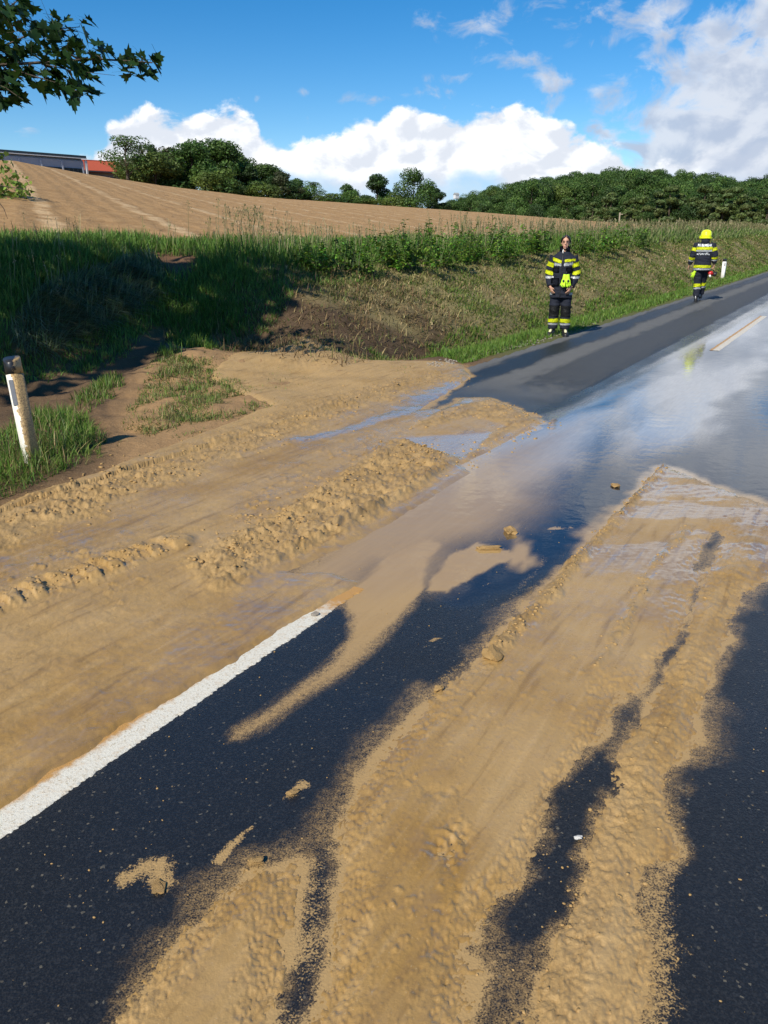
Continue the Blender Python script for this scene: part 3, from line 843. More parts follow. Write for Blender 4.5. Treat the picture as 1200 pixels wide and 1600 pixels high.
# ------------------------------------------------------------------ verge, bank, field, far ground
SOIL_BANK = np.array([.125, .078, .042]); SOIL_DRY = np.array([.335, .205, .096]); SOIL_RED = np.array([.150, .082, .045])
SOIL_WET = np.array([.062, .040, .024])
SOIL_GREEN = np.array([.095, .115, .032]); STRAW = np.array([.235, .200, .085])
def build_ground():
    Xg, Yg = fan_grid(0.6, 150, .0034, .0042, tmax=.72, back=2.2)
    X = Xg.ravel(); Y = Yg.ravel()
    s, v = to_sv(X, Y); d = EDGE - v
    keep = (d > .12) & (d < 8.6)
    z = terrain(X, Y) - .006
    z = np.where(d < .30, -.03, z)
    rough = sstep(.3, 1.5, d)
    lump, _ = worley(X * 6 + vnoise(X * 12, Y * 12, 7), Y * 6 + vnoise(X * 12, Y * 12, 8), 9)
    z = z + rough * (.045 * fbm(X * 4, Y * 4, 4, 11) + .02 * (.5 - lump))
    n = fbm(X * 1.1, Y * 1.1, 4, 13) + .5
    apron = sstep(-.35, .15, poly_sd(G((-500, 1000), (-100, 850), (60, 775), (170, 740), (190, 690), (190, 640), (225, 585), (270, 545), (340, 535), (440, 510), (520, 545), (640, 566), (740, 575), (700, 610), (300, 760), (0, 880), (-500, 1150)), X, Y, 1.0) + .2 * (n - .5))
    grassy = sstep(10.0, 11.5, s) * sstep(2.6, 1.6, d)
    top = sstep(4.6, 6.2, d)
    dryb = sstep(11.3, 14.5, s + 2.5 * (n - .5) + .5 * (d - 3)) * sstep(1.6, 2.3, d) * sstep(6.4, 5.2, d)
    c = np.repeat(SOIL_BANK[None], len(X), 0) * (.75 + .5 * n[:, None])
    def over(c, w, col):
        return c * (1 - w[:, None]) + col[None] * w[:, None]
    c = over(c, .92 * dryb, STRAW); c = over(c, .9 * top, SOIL_GREEN); c = over(c, .9 * grassy, SOIL_GREEN)
    c = over(c, apron, SOIL_DRY)
    hol = sstep(15.0, 12.8, s + 2.2 * (n - .5) + .8 * (d - 2.2)) * sstep(8.3, 9.0, s) * sstep(1.5, 1.9, d) * sstep(4.6, 4.0, d + .8 * (n - .5)); c = over(c, .85 * hol, SOIL_WET)
    gap = np.exp(-(((X + 3.9) / .7) ** 2 + ((Y - 14.9) / 1.3) ** 2)); c = over(c, np.clip(1.3 * gap, 0, 1), SOIL_RED)
    q, used = grid_faces(*Xg.shape, keep=keep)
    tag(np_obj('roadside_bank', np.stack([X, Y, z], 1)[used], q, M['soil'], attrs=dict(col=c[used])), kind='structure')
    # field
    Xg, Yg = fan_grid(7.0, 330, .0075, .010, tmax=1.1, back=6, slow=.03)
    X = Xg.ravel(); Y = Yg.ravel()
    s, v = to_sv(X, Y); d = EDGE - v
    keep = d > 8.0
    z = terrain(X, Y) - .02 + .05 * fbm(X * 1.2, Y * 1.2, 3, 15) * sstep(8, 9, d)
    z = np.where(d < 8.4, z - .05, z)
    q, used = grid_faces(*Xg.shape, keep=keep)
    tag(np_obj('field', np.stack([X, Y, z], 1)[used], q, M['field']), kind='structure')
    # ground behind and beside, out to the horizon
    ring = [0, 3, 8, 20, 50, 120, 300, 800, 2500]
    V = []; F = []
    na = 48
    for r in ring:
        for k in range(na):
            a = 2 * math.pi * k / na
            V.append((r * math.sin(a) + .001 * k, r * math.cos(a), -1.2 - r * .004))
    for i in range(len(ring) - 1):
        for k in range(na):
            F.append((i * na + k, i * na + (k + 1) % na, (i + 1) * na + (k + 1) % na, (i + 1) * na + k))
    V = np.array(V)
    tag(np_obj('ground', V, np.array(F), M['soil'], attrs=dict(col=np.repeat((SOIL_GREEN * .8)[None], len(V), 0))), kind='structure')
    # verge on the right of the road and the land behind the viewer
    Xs = []; 
    sv = [(s_, v_) for s_ in list(np.arange(-30, 60, 3.0)) for v_ in (.40, .8, 1.5, 2.5, 4.0, 8.0, 20.0)]
    XY = np.array([to_xy(*q_) for q_ in sv]); zz = terrain(XY[:, 0], XY[:, 1]) - .012
    qf, _ = grid_faces(len(sv) // 7, 7)
    tag(np_obj('verge', np.stack([XY[:, 0], XY[:, 1], zz], 1), qf[:, ::-1], M['soil'], attrs=dict(col=np.repeat(SOIL_GREEN[None], len(sv), 0))), kind='structure')
    sv = [(s_, v_) for s_ in list(np.arange(-30, 6.1, 1.0)) for v_ in (-60, -30, -20, -13, -12, -11, -10.2, -9.6, -9, -8.2, -7.6, -6.6, -5.6, -5, -4.5, -4.1)]
    XY = np.array([to_xy(*q_) for q_ in sv]); zz = terrain(XY[:, 0], np.maximum(XY[:, 1], 1.5)) - .12
    qf, _ = grid_faces(len(sv) // 16, 16)
    tag(np_obj('verge', np.stack([XY[:, 0], XY[:, 1], zz], 1), qf[:, ::-1], M['soil'], attrs=dict(col=np.repeat(SOIL_GREEN[None], len(sv), 0))), kind='structure')
build_ground()
# ------------------------------------------------------------------ vegetation materials
def leaf_mat(name, trans=0.35, rough=0.55, var=0.35, spec=0.3):
    """leaf or blade colour from the 'col' attribute, each piece a little different, partly letting light through"""
    m, nt, b = new_mat(name)
    c = nt.attr('col', 'Color')
    rnd = nt.node('ShaderNodeNewGeometry').outputs['Random Per Island']
    oi = nt.node('ShaderNodeObjectInfo').outputs['Random']
    hsv = nt.node('ShaderNodeHueSaturation')
    nt.put(hsv.inputs['Value'], nt.math('MULTIPLY', nt.lin(rnd, 0, 1, 1 - var, 1 + var), nt.lin(oi, 0, 1, .82, 1.18)))
    nt.put(hsv.inputs['Hue'], nt.lin(nt.math('FRACT', nt.math('MULTIPLY', rnd, 7.3)), 0, 1, .485, .515))
    nt.put(hsv.inputs['Color'], c)
    nt.put(b.inputs['Base Color'], hsv.outputs[0])
    b.inputs['Roughness'].default_value = rough
    b.inputs['Specular IOR Level'].default_value = spec
    tr = nt.node('ShaderNodeBsdfTranslucent')
    g = nt.mix(0.5, hsv.outputs[0], (0.10, 0.16, 0.01), 'ADD')
    nt.put(tr.inputs['Color'], nt.mix(0.4, hsv.outputs[0], g))
    mx = nt.node('ShaderNodeMixShader'); mx.inputs[0].default_value = trans
    nt.l.new(b.outputs[0], mx.inputs[1]); nt.l.new(tr.outputs[0], mx.inputs[2])
    out = m.node_tree.nodes['Material Output']
    nt.l.new(mx.outputs[0], out.inputs['Surface'])
    return m
M['leaf'] = leaf_mat('leaves', .30)
M['grass'] = leaf_mat('grass_blades', .40, .5, .30)
M['straw'] = leaf_mat('dry_stalks', .25, .7, .3, .2)
M['bark'] = simple_mat('bark', (.085, .065, .048), .9, .2, 0, .45, 9, .8, .03)

# ------------------------------------------------------------------ grass
RNG = np.random.default_rng(11)
def blades(name, X, Y, Z, hgt, wid, col, lean=.45, mat='grass', bend=.5, tipcol=1.25, dirs=None, levels=3, label=None, cat=None):
    n = len(X)
    phi = RNG.uniform(0, 2 * math.pi, n) if dirs is None else dirs
    ln = np.abs(RNG.normal(lean, lean * .5, n))
    fx, fy = np.cos(phi), np.sin(phi)
    sx, sy = -fy, fx
    tw = RNG.uniform(-.8, .8, n)
    sx, sy = sx * np.cos(tw) + fx * np.sin(tw), sy * np.cos(tw) + fy * np.sin(tw)
    V = np.zeros((n, 2 * (levels - 1) + 1, 3), np.float32); C = np.zeros((n, 2 * (levels - 1) + 1, 3), np.float32)
    for k in range(levels):
        t = k / (levels - 1)
        out = hgt * ln * (t ** (1 + bend)); up = hgt * (t * np.sqrt(np.clip(1 - (ln * .75) ** 2, .05, 1)) - .22 * ln * t * t)
        w = wid * (1 - .55 * t) * .5
        shade = (1 + (tipcol - 1) * t)
        if k < levels - 1:
            for j, sg in ((0, -1), (1, 1)):
                V[:, 2 * k + j, 0] = X + fx * out + sg * sx * w; V[:, 2 * k + j, 1] = Y + fy * out + sg * sy * w; V[:, 2 * k + j, 2] = Z + up
                C[:, 2 * k + j] = col * shade
        else:
            V[:, 2 * k, 0] = X + fx * out; V[:, 2 * k, 1] = Y + fy * out; V[:, 2 * k, 2] = Z + up
            C[:, 2 * k] = col * shade
    m = V.shape[1]
    base = (np.arange(n) * m)[:, None]
    quads = [base + np.array([[2 * k, 2 * k + 1, 2 * k + 3, 2 * k + 2]]) for k in range(levels - 2)]
    tri = base + np.array([[m - 3, m - 2, m - 1]])
    faces = ([np.concatenate(quads)] if quads else []) + [tri]
    o = np_obj(name, V.reshape(-1, 3), faces, M[mat], smooth=False, attrs=dict(col=C.reshape(-1, 3)))
    tag(o, label, cat, kind='stuff')
    return o
def scatter_sv(n, s0, s1, v0, v1, power=1.0):
    """points in a strip along the road, denser near the viewer"""
    u = RNG.uniform(0, 1, n) ** power
    s = s0 + (s1 - s0) * u; v = RNG.uniform(v0, v1, n)
    return to_xy(s, v)
def in_view(X, Y, extra=.16):
    k = X / np.maximum(Y, .1)
    return (Y > 1.5) & (k > -.50 - extra) & (k < .50 + extra)
def mixcol(n, cols, w=None):
    cols = np.array(cols); i = RNG.choice(len(cols), n, p=w)
    return cols[i] * RNG.uniform(.75, 1.25, (n, 1))
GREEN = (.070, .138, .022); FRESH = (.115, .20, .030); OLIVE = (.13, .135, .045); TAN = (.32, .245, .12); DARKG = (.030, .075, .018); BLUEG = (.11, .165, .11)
def wdt(X, Y, w):
    return np.maximum(w, .0011 * np.hypot(X, Y)) * RNG.uniform(.7, 1.3, len(X))
MUDPOLY = np.array(G((-500, 1000), (-60, 822), (60, 770), (170, 730), (300, 700), (500, 640), (640, 600), (640, 566), (600, 560), (480, 545), (430, 520), (410, 545), (500, 600), (560, 600), (740, 575), (780, 560), (800, 700), (300, 860), (0, 980), (-500, 1250)))
def grass_all():
    # ---- bright verge strip along the asphalt beyond the mud
    X, Y = scatter_sv(80000, 9.6, 110, EDGE - 2.7, AEDGE + .04, 2.2)
    s, v = to_sv(X, Y); d = EDGE - v
    ed = fbm(s * 2.2, v * 0 + s, 3, 301)
    k = in_view(X, Y) & (d > .46 + .12 * ed) & (d < 2.5 + .9 * fbm(s * .7, v, 3, 302)) & ((s > 10.6 + .5 * ed) | (d < .33 + 1.0 * (s - 9.6)))
    X, Y, d, s = X[k], Y[k], d[k], s[k]; n = len(X)
    near_edge = sstep(.8, .4, d)
    col = mixcol(n, [FRESH, GREEN, (.15, .22, .04), OLIVE], [.5, .25, .15, .1])
    blades('verge_grass', X, Y, terrain(X, Y) - .01, RNG.uniform(.06, .17, n) * (1 - .5 * near_edge), wdt(X, Y, .005), col, .5, label='short bright green grass along the asphalt edge', cat='grass')
    # ---- mown bank behind it: olive, straw and brown
    X, Y = scatter_sv(200000, 9.5, 110, EDGE - 6.0, EDGE - 1.2, 2.1)
    s, v = to_sv(X, Y); d = EDGE - v
    patch = fbm(s * .55, v * .8, 4, 311) + .25 * vnoise(s * 3, v * 3, 5)
    green_up = sstep(14, 30, s)
    prob = np.clip(.10 + 1.1 * sstep(12.4, 15.0, s + 1.0 * (d - 3)) * (.65 + .7 * patch), .05, 1) * sstep(1.2, 1.7, d)
    k = in_view(X, Y) & (RNG.uniform(0, 1, len(X)) < prob) & (d < 5.6 + .5 * patch)
    X, Y, d, s, patch, green_up = X[k], Y[k], d[k], s[k], patch[k], green_up[k]; n = len(X)
    g = np.clip(.70 + 1.3 * patch + .20 * green_up - .25 * sstep(2, 4, d) + .3 * sstep(3.4, 1.4, d), 0, 1)[:, None]
    c1 = mixcol(n, [(.38, .30, .15), (.31, .26, .11), (.22, .15, .07), OLIVE], [.34, .34, .10, .22]); c2 = mixcol(n, [(.18, .20, .055), FRESH, (.22, .24, .07), GREEN], [.35, .25, .25, .15])
    col = np.where(RNG.uniform(0, 1, (n, 1)) < g, c2, c1)
    blades('mown_bank_grass', X, Y, terrain(X, Y) - .01, RNG.uniform(.05, .13, n), 1.15 * wdt(X, Y, .006), col, .95, label='mown olive and straw coloured grass on the bank slope', cat='grass')
    # ---- dead stalks hanging on the eroded bank
    X, Y = scatter_sv(4200, 8.5, 15, EDGE - 5.4, EDGE - 1.6)
    n = len(X); k = in_view(X, Y); X, Y = X[k], Y[k]; n = len(X)
    blades('dead_stalks', X, Y, terrain(X, Y), RNG.uniform(.06, .26, n), wdt(X, Y, .004), mixcol(n, [(.20, .13, .065), (.10, .065, .035), TAN, OLIVE], [.4, .3, .15, .15]), 1.0, 'straw', label='dead brown stalks on the eroded bank', cat='dead grass')
    # ---- tall grass on top of the bank
    X, Y = scatter_sv(105000, 2.0, 130, EDGE - 8.9, EDGE - 4.6, 1.75)
    s, v = to_sv(X, Y); d = EDGE - v
    low = 5.5 - .9 * sstep(9.5, 11.5, s) * sstep(17, 13, s) + .45 * fbm(s * .9, v * 0, 3, 321)
    gapw = np.exp(-(((X + 3.9) / .60) ** 2 + ((Y - 14.8) / .9) ** 2))
    low = low + 1.0 * sstep(9.0, 7.5, s)
    lodg = poly_sd(G((10, 530), (55, 450), (150, 418), (230, 395), (275, 425), (240, 475), (170, 515), (100, 550), (20, 570)), X, Y)
    k = in_view(X, Y) & (d > low) & (lodg < 0) & (RNG.uniform(0, 1, len(X)) > 1.6 * gapw) & (RNG.uniform(0, 1, len(X)) < sstep(8.9, 7.6, d) + .25)
    X, Y, d, s = X[k], Y[k], d[k], s[k]; n = len(X)
    tall = np.clip(.27 + .16 * fbm(s * .5, d * .5, 3, 331) + .20 * sstep(24, 40, s), .18, 1.1) * (.35 + .65 * sstep(5.0, 6.2, d)) * (1 - .45 * sstep(7.4, 8.6, d)) * (1 - .25 * sstep(11, 8, s))
    pale = sstep(26, 40, s)[:, None]
    col = mixcol(n, [(.09, .18, .028), GREEN, (.13, .23, .035), OLIVE], [.40, .25, .25, .1]) * (1 - pale) + mixcol(n, [(.19, .24, .085), (.26, .26, .12), FRESH, GREEN], [.4, .2, .25, .15]) * pale
    blades('tall_bank_grass', X, Y, terrain(X, Y) - .02, tall * RNG.uniform(.7, 1.5, n), wdt(X, Y, .007), col, .42, levels=4, label='tall green grass along the top of the bank', cat='grass')
    # ---- left bank in the shade
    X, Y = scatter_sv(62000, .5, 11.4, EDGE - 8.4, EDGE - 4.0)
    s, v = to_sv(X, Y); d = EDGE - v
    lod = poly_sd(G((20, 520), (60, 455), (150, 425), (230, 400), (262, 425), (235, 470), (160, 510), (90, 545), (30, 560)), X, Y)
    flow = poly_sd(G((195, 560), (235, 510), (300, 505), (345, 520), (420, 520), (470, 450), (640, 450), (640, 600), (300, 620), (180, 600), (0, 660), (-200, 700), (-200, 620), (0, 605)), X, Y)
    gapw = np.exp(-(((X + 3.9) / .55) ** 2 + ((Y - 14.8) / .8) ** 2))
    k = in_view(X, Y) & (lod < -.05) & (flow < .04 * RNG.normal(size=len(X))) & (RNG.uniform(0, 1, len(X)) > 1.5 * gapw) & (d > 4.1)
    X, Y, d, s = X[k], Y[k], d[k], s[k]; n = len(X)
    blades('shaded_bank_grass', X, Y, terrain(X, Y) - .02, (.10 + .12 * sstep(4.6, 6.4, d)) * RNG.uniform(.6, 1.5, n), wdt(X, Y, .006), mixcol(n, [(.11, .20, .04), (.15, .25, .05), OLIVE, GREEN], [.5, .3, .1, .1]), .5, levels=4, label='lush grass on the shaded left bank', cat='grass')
    # ---- grass laid flat by the water
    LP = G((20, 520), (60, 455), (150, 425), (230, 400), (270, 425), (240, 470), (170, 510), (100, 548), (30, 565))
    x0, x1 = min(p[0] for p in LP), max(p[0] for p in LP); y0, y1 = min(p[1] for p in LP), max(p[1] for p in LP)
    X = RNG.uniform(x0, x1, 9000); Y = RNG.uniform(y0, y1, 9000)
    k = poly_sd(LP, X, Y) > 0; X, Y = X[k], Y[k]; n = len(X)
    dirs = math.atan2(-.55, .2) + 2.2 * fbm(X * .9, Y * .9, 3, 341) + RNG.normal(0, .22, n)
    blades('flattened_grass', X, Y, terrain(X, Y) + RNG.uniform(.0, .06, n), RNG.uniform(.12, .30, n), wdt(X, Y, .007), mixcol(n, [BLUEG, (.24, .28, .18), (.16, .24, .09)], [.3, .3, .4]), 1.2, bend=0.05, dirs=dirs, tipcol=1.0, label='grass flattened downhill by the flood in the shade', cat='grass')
    # ---- verge by the near post
    def patch(name, poly, n, h, cols, w, lean, label, fill=1.0, lv=4):
        pp = G(*poly)
        a, b_ = np.array(pp).min(0), np.array(pp).max(0)
        X = RNG.uniform(a[0], b_[0], n); Y = RNG.uniform(a[1], b_[1], n)
        sd = poly_sd(pp, X + .1 * vnoise(X * 4, Y * 4, 3), Y + .1 * vnoise(X * 4, Y * 4, 4))
        k = (sd > 0) & (RNG.uniform(0, 1, n) < fill * sstep(-.15, .25, fbm(X * 2.6, Y * 2.6, 3, 351) + .12) + (fill >= 1) * .4)
        X, Y, sd = X[k], Y[k], sd[k]; m = len(X)
        blades(name, X, Y, terrain(X, Y) - .012, RNG.uniform(*h, m) * (.55 + .45 * sstep(0, .25, sd)), wdt(X, Y, .0042), mixcol(m, cols, w), lean, levels=lv, label=label, cat='grass')
    patch('post_grass', ((-260, 700), (-100, 690), (0, 678), (60, 650), (110, 640), (172, 690), (160, 720), (100, 738), (40, 766), (-60, 800), (-260, 860)), 22000, (.07, .24),
          [FRESH, GREEN, (.17, .22, .05), TAN], [.42, .28, .22, .08], .6, 'sunlit grass around the foot of the leaning near post')
    patch('tuft_row', ((85, 660), (110, 630), (150, 598), (178, 580), (192, 600), (165, 628), (140, 650), (150, 690), (110, 700)), 5200, (.08, .24),
          [FRESH, GREEN, (.18, .23, .05), TAN], [.45, .25, .2, .1], .5, 'row of grass tufts along the washed-out ditch')
    patch('mound_grass', ((180, 690), (200, 640), (225, 590), (240, 550), (280, 540), (330, 548), (345, 575), (400, 600), (400, 640), (330, 670), (240, 690)), 34000, (.03, .11),
          [OLIVE, (.17, .20, .06), FRESH, TAN], [.32, .3, .23, .15], .95, 'matted muddy grass on the mound', .9, 3)
    patch('mound_grass', ((340, 600), (400, 580), (470, 582), (500, 600), (470, 630), (400, 645)), 4500, (.02, .07), [OLIVE, FRESH, TAN], [.5, .3, .2], 1.0, 'sparse muddy grass between mound and road', .8, 3)
    patch('matted_grass', ((165, 715), (190, 650), (230, 580), (300, 536), (380, 548), (440, 560), (540, 585), (560, 600), (470, 650), (330, 690), (230, 715)), 15000, (.015, .06),
          [OLIVE, (.20, .19, .07), TAN, (.15, .19, .05)], [.3, .3, .2, .2], 1.1, 'thin flattened yellowish grass in the soil between post and mud flat', .55, 3)
    patch('mound_grass', ((610, 574), (640, 570), (655, 584), (630, 592)), 420, (.03, .09), [FRESH, OLIVE], [.6, .4], .7, 'small grass patch in the mud flat', .9, 3)
    patch('mound_grass', ((690, 566), (715, 562), (722, 574), (700, 580)), 300, (.03, .08), [FRESH, OLIVE], [.6, .4], .7, 'small grass patch by the asphalt corner', .9, 3)
    patch('ditch_grass', ((250, 560), (262, 500), (300, 470), (380, 470), (385, 505), (330, 545), (285, 560)), 6500, (.10, .30), [GREEN, FRESH, OLIVE], [.5, .35, .15], .5, 'grass below the gap in the bank', .9)
grass_all()

def seed_stalks():
    """flowering grass stems with loose seed heads, standing clear of the bank top"""
    def clump(px, py, spread, n, hmax, name, label, group=None):
        x, y = on_ground(px, py)
        V = []; F = []; C = []
        dist = math.hypot(x, y); w = max(.0022, .00055 * dist)
        for i in range(n):
            bx = random.gauss(0, spread); by = random.gauss(0, spread * .6)
            h = hmax * random.uniform(.55, 1.05); a = random.uniform(0, 6.28); ln = random.uniform(.02, .30)
            c = random.choice([(.16, .15, .07), (.20, .17, .09), (.10, .12, .045), (.26, .21, .12)])
            prev = None; z0 = tz(x + bx, y + by) - tz(x, y)
            pts = []
            for k in range(6):
                t = k / 5
                pts.append(Vector((bx + math.cos(a) * ln * h * t * t, by + math.sin(a) * ln * h * t * t, z0 + h * t * (1 - .15 * ln * t))))
            for p_, q_ in zip(pts, pts[1:]):
                b0 = len(V); sx = Vector((w * .5, 0, 0)); sy = Vector((0, w * .5, 0))
                V += [p_ - sx, p_ + sx, q_ + sx * .8, q_ - sx * .8]; F.append((b0, b0 + 1, b0 + 2, b0 + 3)); C += [c] * 4
            # seed head: short side branches with small spikelets
            for k in range(random.randint(9, 18)):
                t = random.uniform(.70, 1.0); i0 = min(4, int(t * 5)); p_ = pts[i0].lerp(pts[i0 + 1], t * 5 - i0)
                r = (1.02 - t) * h * .30 + .012; aa = random.uniform(0, 6.28)
                q_ = p_ + Vector((math.cos(aa) * r, math.sin(aa) * r, r * random.uniform(.1, 1.0)))
                sz = max(.010, .0013 * dist) * random.uniform(.7, 1.4)
                b0 = len(V); u = Vector((random.gauss(0, 1), random.gauss(0, 1), random.gauss(0, 1))).normalized() * sz; vv = Vector((0, 0, sz * 1.5))
                V += [q_ - u * .5, q_ + vv * .5 + u * .2, q_ + u * .5, q_ - vv * .6]; F.append((b0, b0 + 1, b0 + 2, b0 + 3)); C += [tuple(cc * 1.15 for cc in c)] * 4
        o = np_obj(name, np.array([tuple(p_) for p_ in V]), np.array(F), M['straw'], smooth=False, attrs=dict(col=np.array(C)))
        o.location = (x, y, tz(x, y))
        return tag(o, label, 'grass', group)
    clump(400, 398, .42, 46, .95, 'grass_clump', 'tallest clump of flowering grass on the bank top before the ploughed field')['kind'] = 'stuff'
    clump(296, 390, .01, 1, 1.25, 'grass_stalk', 'lone tall thin stalk rising left of the tallest grass clump')
    # the rest: too many to count
    V = []
    for name, n, s0, s1, hh, lab in (('seed_heads', 520, 2, 22, (.35, .62), 'thin flowering grass stems along the bank top'), ('seed_heads', 1500, 22, 100, (.5, .95), 'pale flowering grass stems on the far bank')):
        X, Y = scatter_sv(n, s0, s1, EDGE - 8.0, EDGE - 5.8, 1.2)
        k = in_view(X, Y) & (RNG.uniform(0, 1, len(X)) > 1.4 * np.exp(-(((X + 3.6) / .9) ** 2 + ((Y - 14) / 2.0) ** 2)))
        X, Y = X[k], Y[k]; n = len(X)
        h = RNG.uniform(*hh, n); Z = terrain(X, Y)
        c = mixcol(n, [(.20, .18, .09), (.14, .15, .06), (.30, .26, .15)], [.4, .35, .25])
        wv = np.maximum(.002, .00045 * np.hypot(X, Y))
        lx = RNG.normal(0, .12, n) * h; ly = RNG.normal(0, .12, n) * h
        P0 = np.stack([X, Y, Z], 1); P1 = np.stack([X + lx, Y + ly, Z + h], 1)
        VV = [np.stack([P0 - [1, 0, 0] * wv[:, None] / 2, P0 + [1, 0, 0] * wv[:, None] / 2, P1 + [1, 0, 0] * wv[:, None] / 2, P1 - [1, 0, 0] * wv[:, None] / 2], 1)]
        CC = [np.repeat(c[:, None], 4, 1)]
        for j in range(7):
            t = RNG.uniform(.72, 1.02, n)[:, None]; q_ = P0 + (P1 - P0) * t + RNG.normal(0, .030, (n, 3)) * h[:, None]
            sz = np.maximum(.010, .0012 * np.hypot(X, Y))[:, None]
            u = RNG.normal(0, 1, (n, 3)); u /= np.linalg.norm(u, axis=1)[:, None]; up = np.array([[0, 0, 1.3]]) * sz
            VV.append(np.stack([q_ - u * sz * .5, q_ - up * .5, q_ + u * sz * .5, q_ + up * .5], 1)); CC.append(np.repeat(c[:, None] * 1.1, 4, 1))
        VV = np.concatenate(VV).reshape(-1, 3); CC = np.concatenate(CC).reshape(-1, 3)
        tag(np_obj(name, VV, np.arange(len(VV)).reshape(-1, 4), M['straw'], smooth=False, attrs=dict(col=CC)), lab, 'grass', kind='stuff')
seed_stalks()

# ------------------------------------------------------------------ leafy weeds on the bank: each plant its own stems and leaves
def weed_mesh(name, seed, h=.7, n_st=9, leaf=.085, col=FRESH, spread=.28):
    rg = random.Random(seed)
    V = []; F = []; C = []
    for i in range(n_st):
        a = rg.uniform(0, 6.28); bx, by = rg.gauss(0, spread * .45), rg.gauss(0, spread * .45)
        hh = h * rg.uniform(.6, 1.08); ln = rg.uniform(.05, .42)
        pts = [Vector((bx + math.cos(a) * ln * hh * (k / 5) ** 1.5, by + math.sin(a) * ln * hh * (k / 5) ** 1.5, hh * k / 5)) for k in range(6)]
        for p_, q_ in zip(pts, pts[1:]):
            b0 = len(V); sx = Vector((.006, 0, 0))
            V += [p_ - sx, p_ + sx, q_ + sx, q_ - sx]; F.append((b0, b0 + 1, b0 + 2, b0 + 3)); C += [(.07, .10, .03)] * 4
        for k in range(16):
            t = rg.uniform(.18, 1.0); i0 = min(4, int(t * 5)); p_ = pts[i0].lerp(pts[i0 + 1], t * 5 - i0)
            aa = rg.uniform(0, 6.28); L = leaf * rg.uniform(.7, 1.4) * (1.25 - .5 * t); dr = rg.uniform(-.5, .35)
            o_ = Vector((math.cos(aa), math.sin(aa), 0)); sd = Vector((-math.sin(aa), math.cos(aa), rg.uniform(-.4, .4))) * L * .30
            m1 = p_ + o_ * L * .45 + Vector((0, 0, L * .22)); tip = p_ + o_ * L + Vector((0, 0, L * dr))
            b0 = len(V); V += [p_, m1 + sd, tip, m1 - sd]; F += [(b0, b0 + 1, b0 + 2), (b0, b0 + 2, b0 + 3)]
            c = tuple(x * rg.uniform(.7, 1.3) for x in col); C += [c] * 4
    tri = [f for f in F if len(f) == 3]; qd = [f for f in F if len(f) == 4]
    return np_mesh(name, np.array([tuple(p_) for p_ in V]), [np.array(qd), np.array(tri)], M['leaf'], smooth=False, attrs=dict(col=np.array(C)))
def weeds():
    meshes = [weed_mesh('leafy_weed', 40 + i, h=.72 + .1 * (i % 3), n_st=10 + i, col=((.12, .23, .03), (.15, .27, .04), (.085, .18, .028))[i % 3]) for i in range(5)]
    spots = []
    for px, py, sc in ((545, 425, 1.0), (575, 430, .9), (600, 418, 1.1), (628, 425, 1.15), (655, 425, 1.1), (682, 418, 1.0), (708, 420, .95), (640, 408, 1.0), (735, 412, 1.0), (762, 408, 1.05), (790, 408, 1.1), (815, 405, 1.1),
                       (842, 402, 1.0), (905, 400, 1.05), (930, 398, 1.15), (955, 396, 1.2), (980, 396, 1.15), (1005, 392, 1.0), (470, 420, .8), (505, 425, .85), (670, 402, 1.1), (720, 400, 1.0), (775, 398, 1.1), (830, 395, 1.1)):
        spots.append((px, py, sc))
    for i, (px, py, sc) in enumerate(spots):
        x, y = on_ground(px, py)
        o = link(bpy.data.objects.new('leafy_weed', meshes[i % 5]))
        o.location = (x, y, tz(x, y) - .03); k = sc * (1 + .012 * max(0, y - 18)); o.scale = (k * 1.25, k * 1.25, k); o.rotation_euler = (0, 0, i * 2.4)
        tag(o, 'leafy green weed among the others on the bank edge below the field', 'weed', 'leafy weeds along the edge of the bank')
weeds()

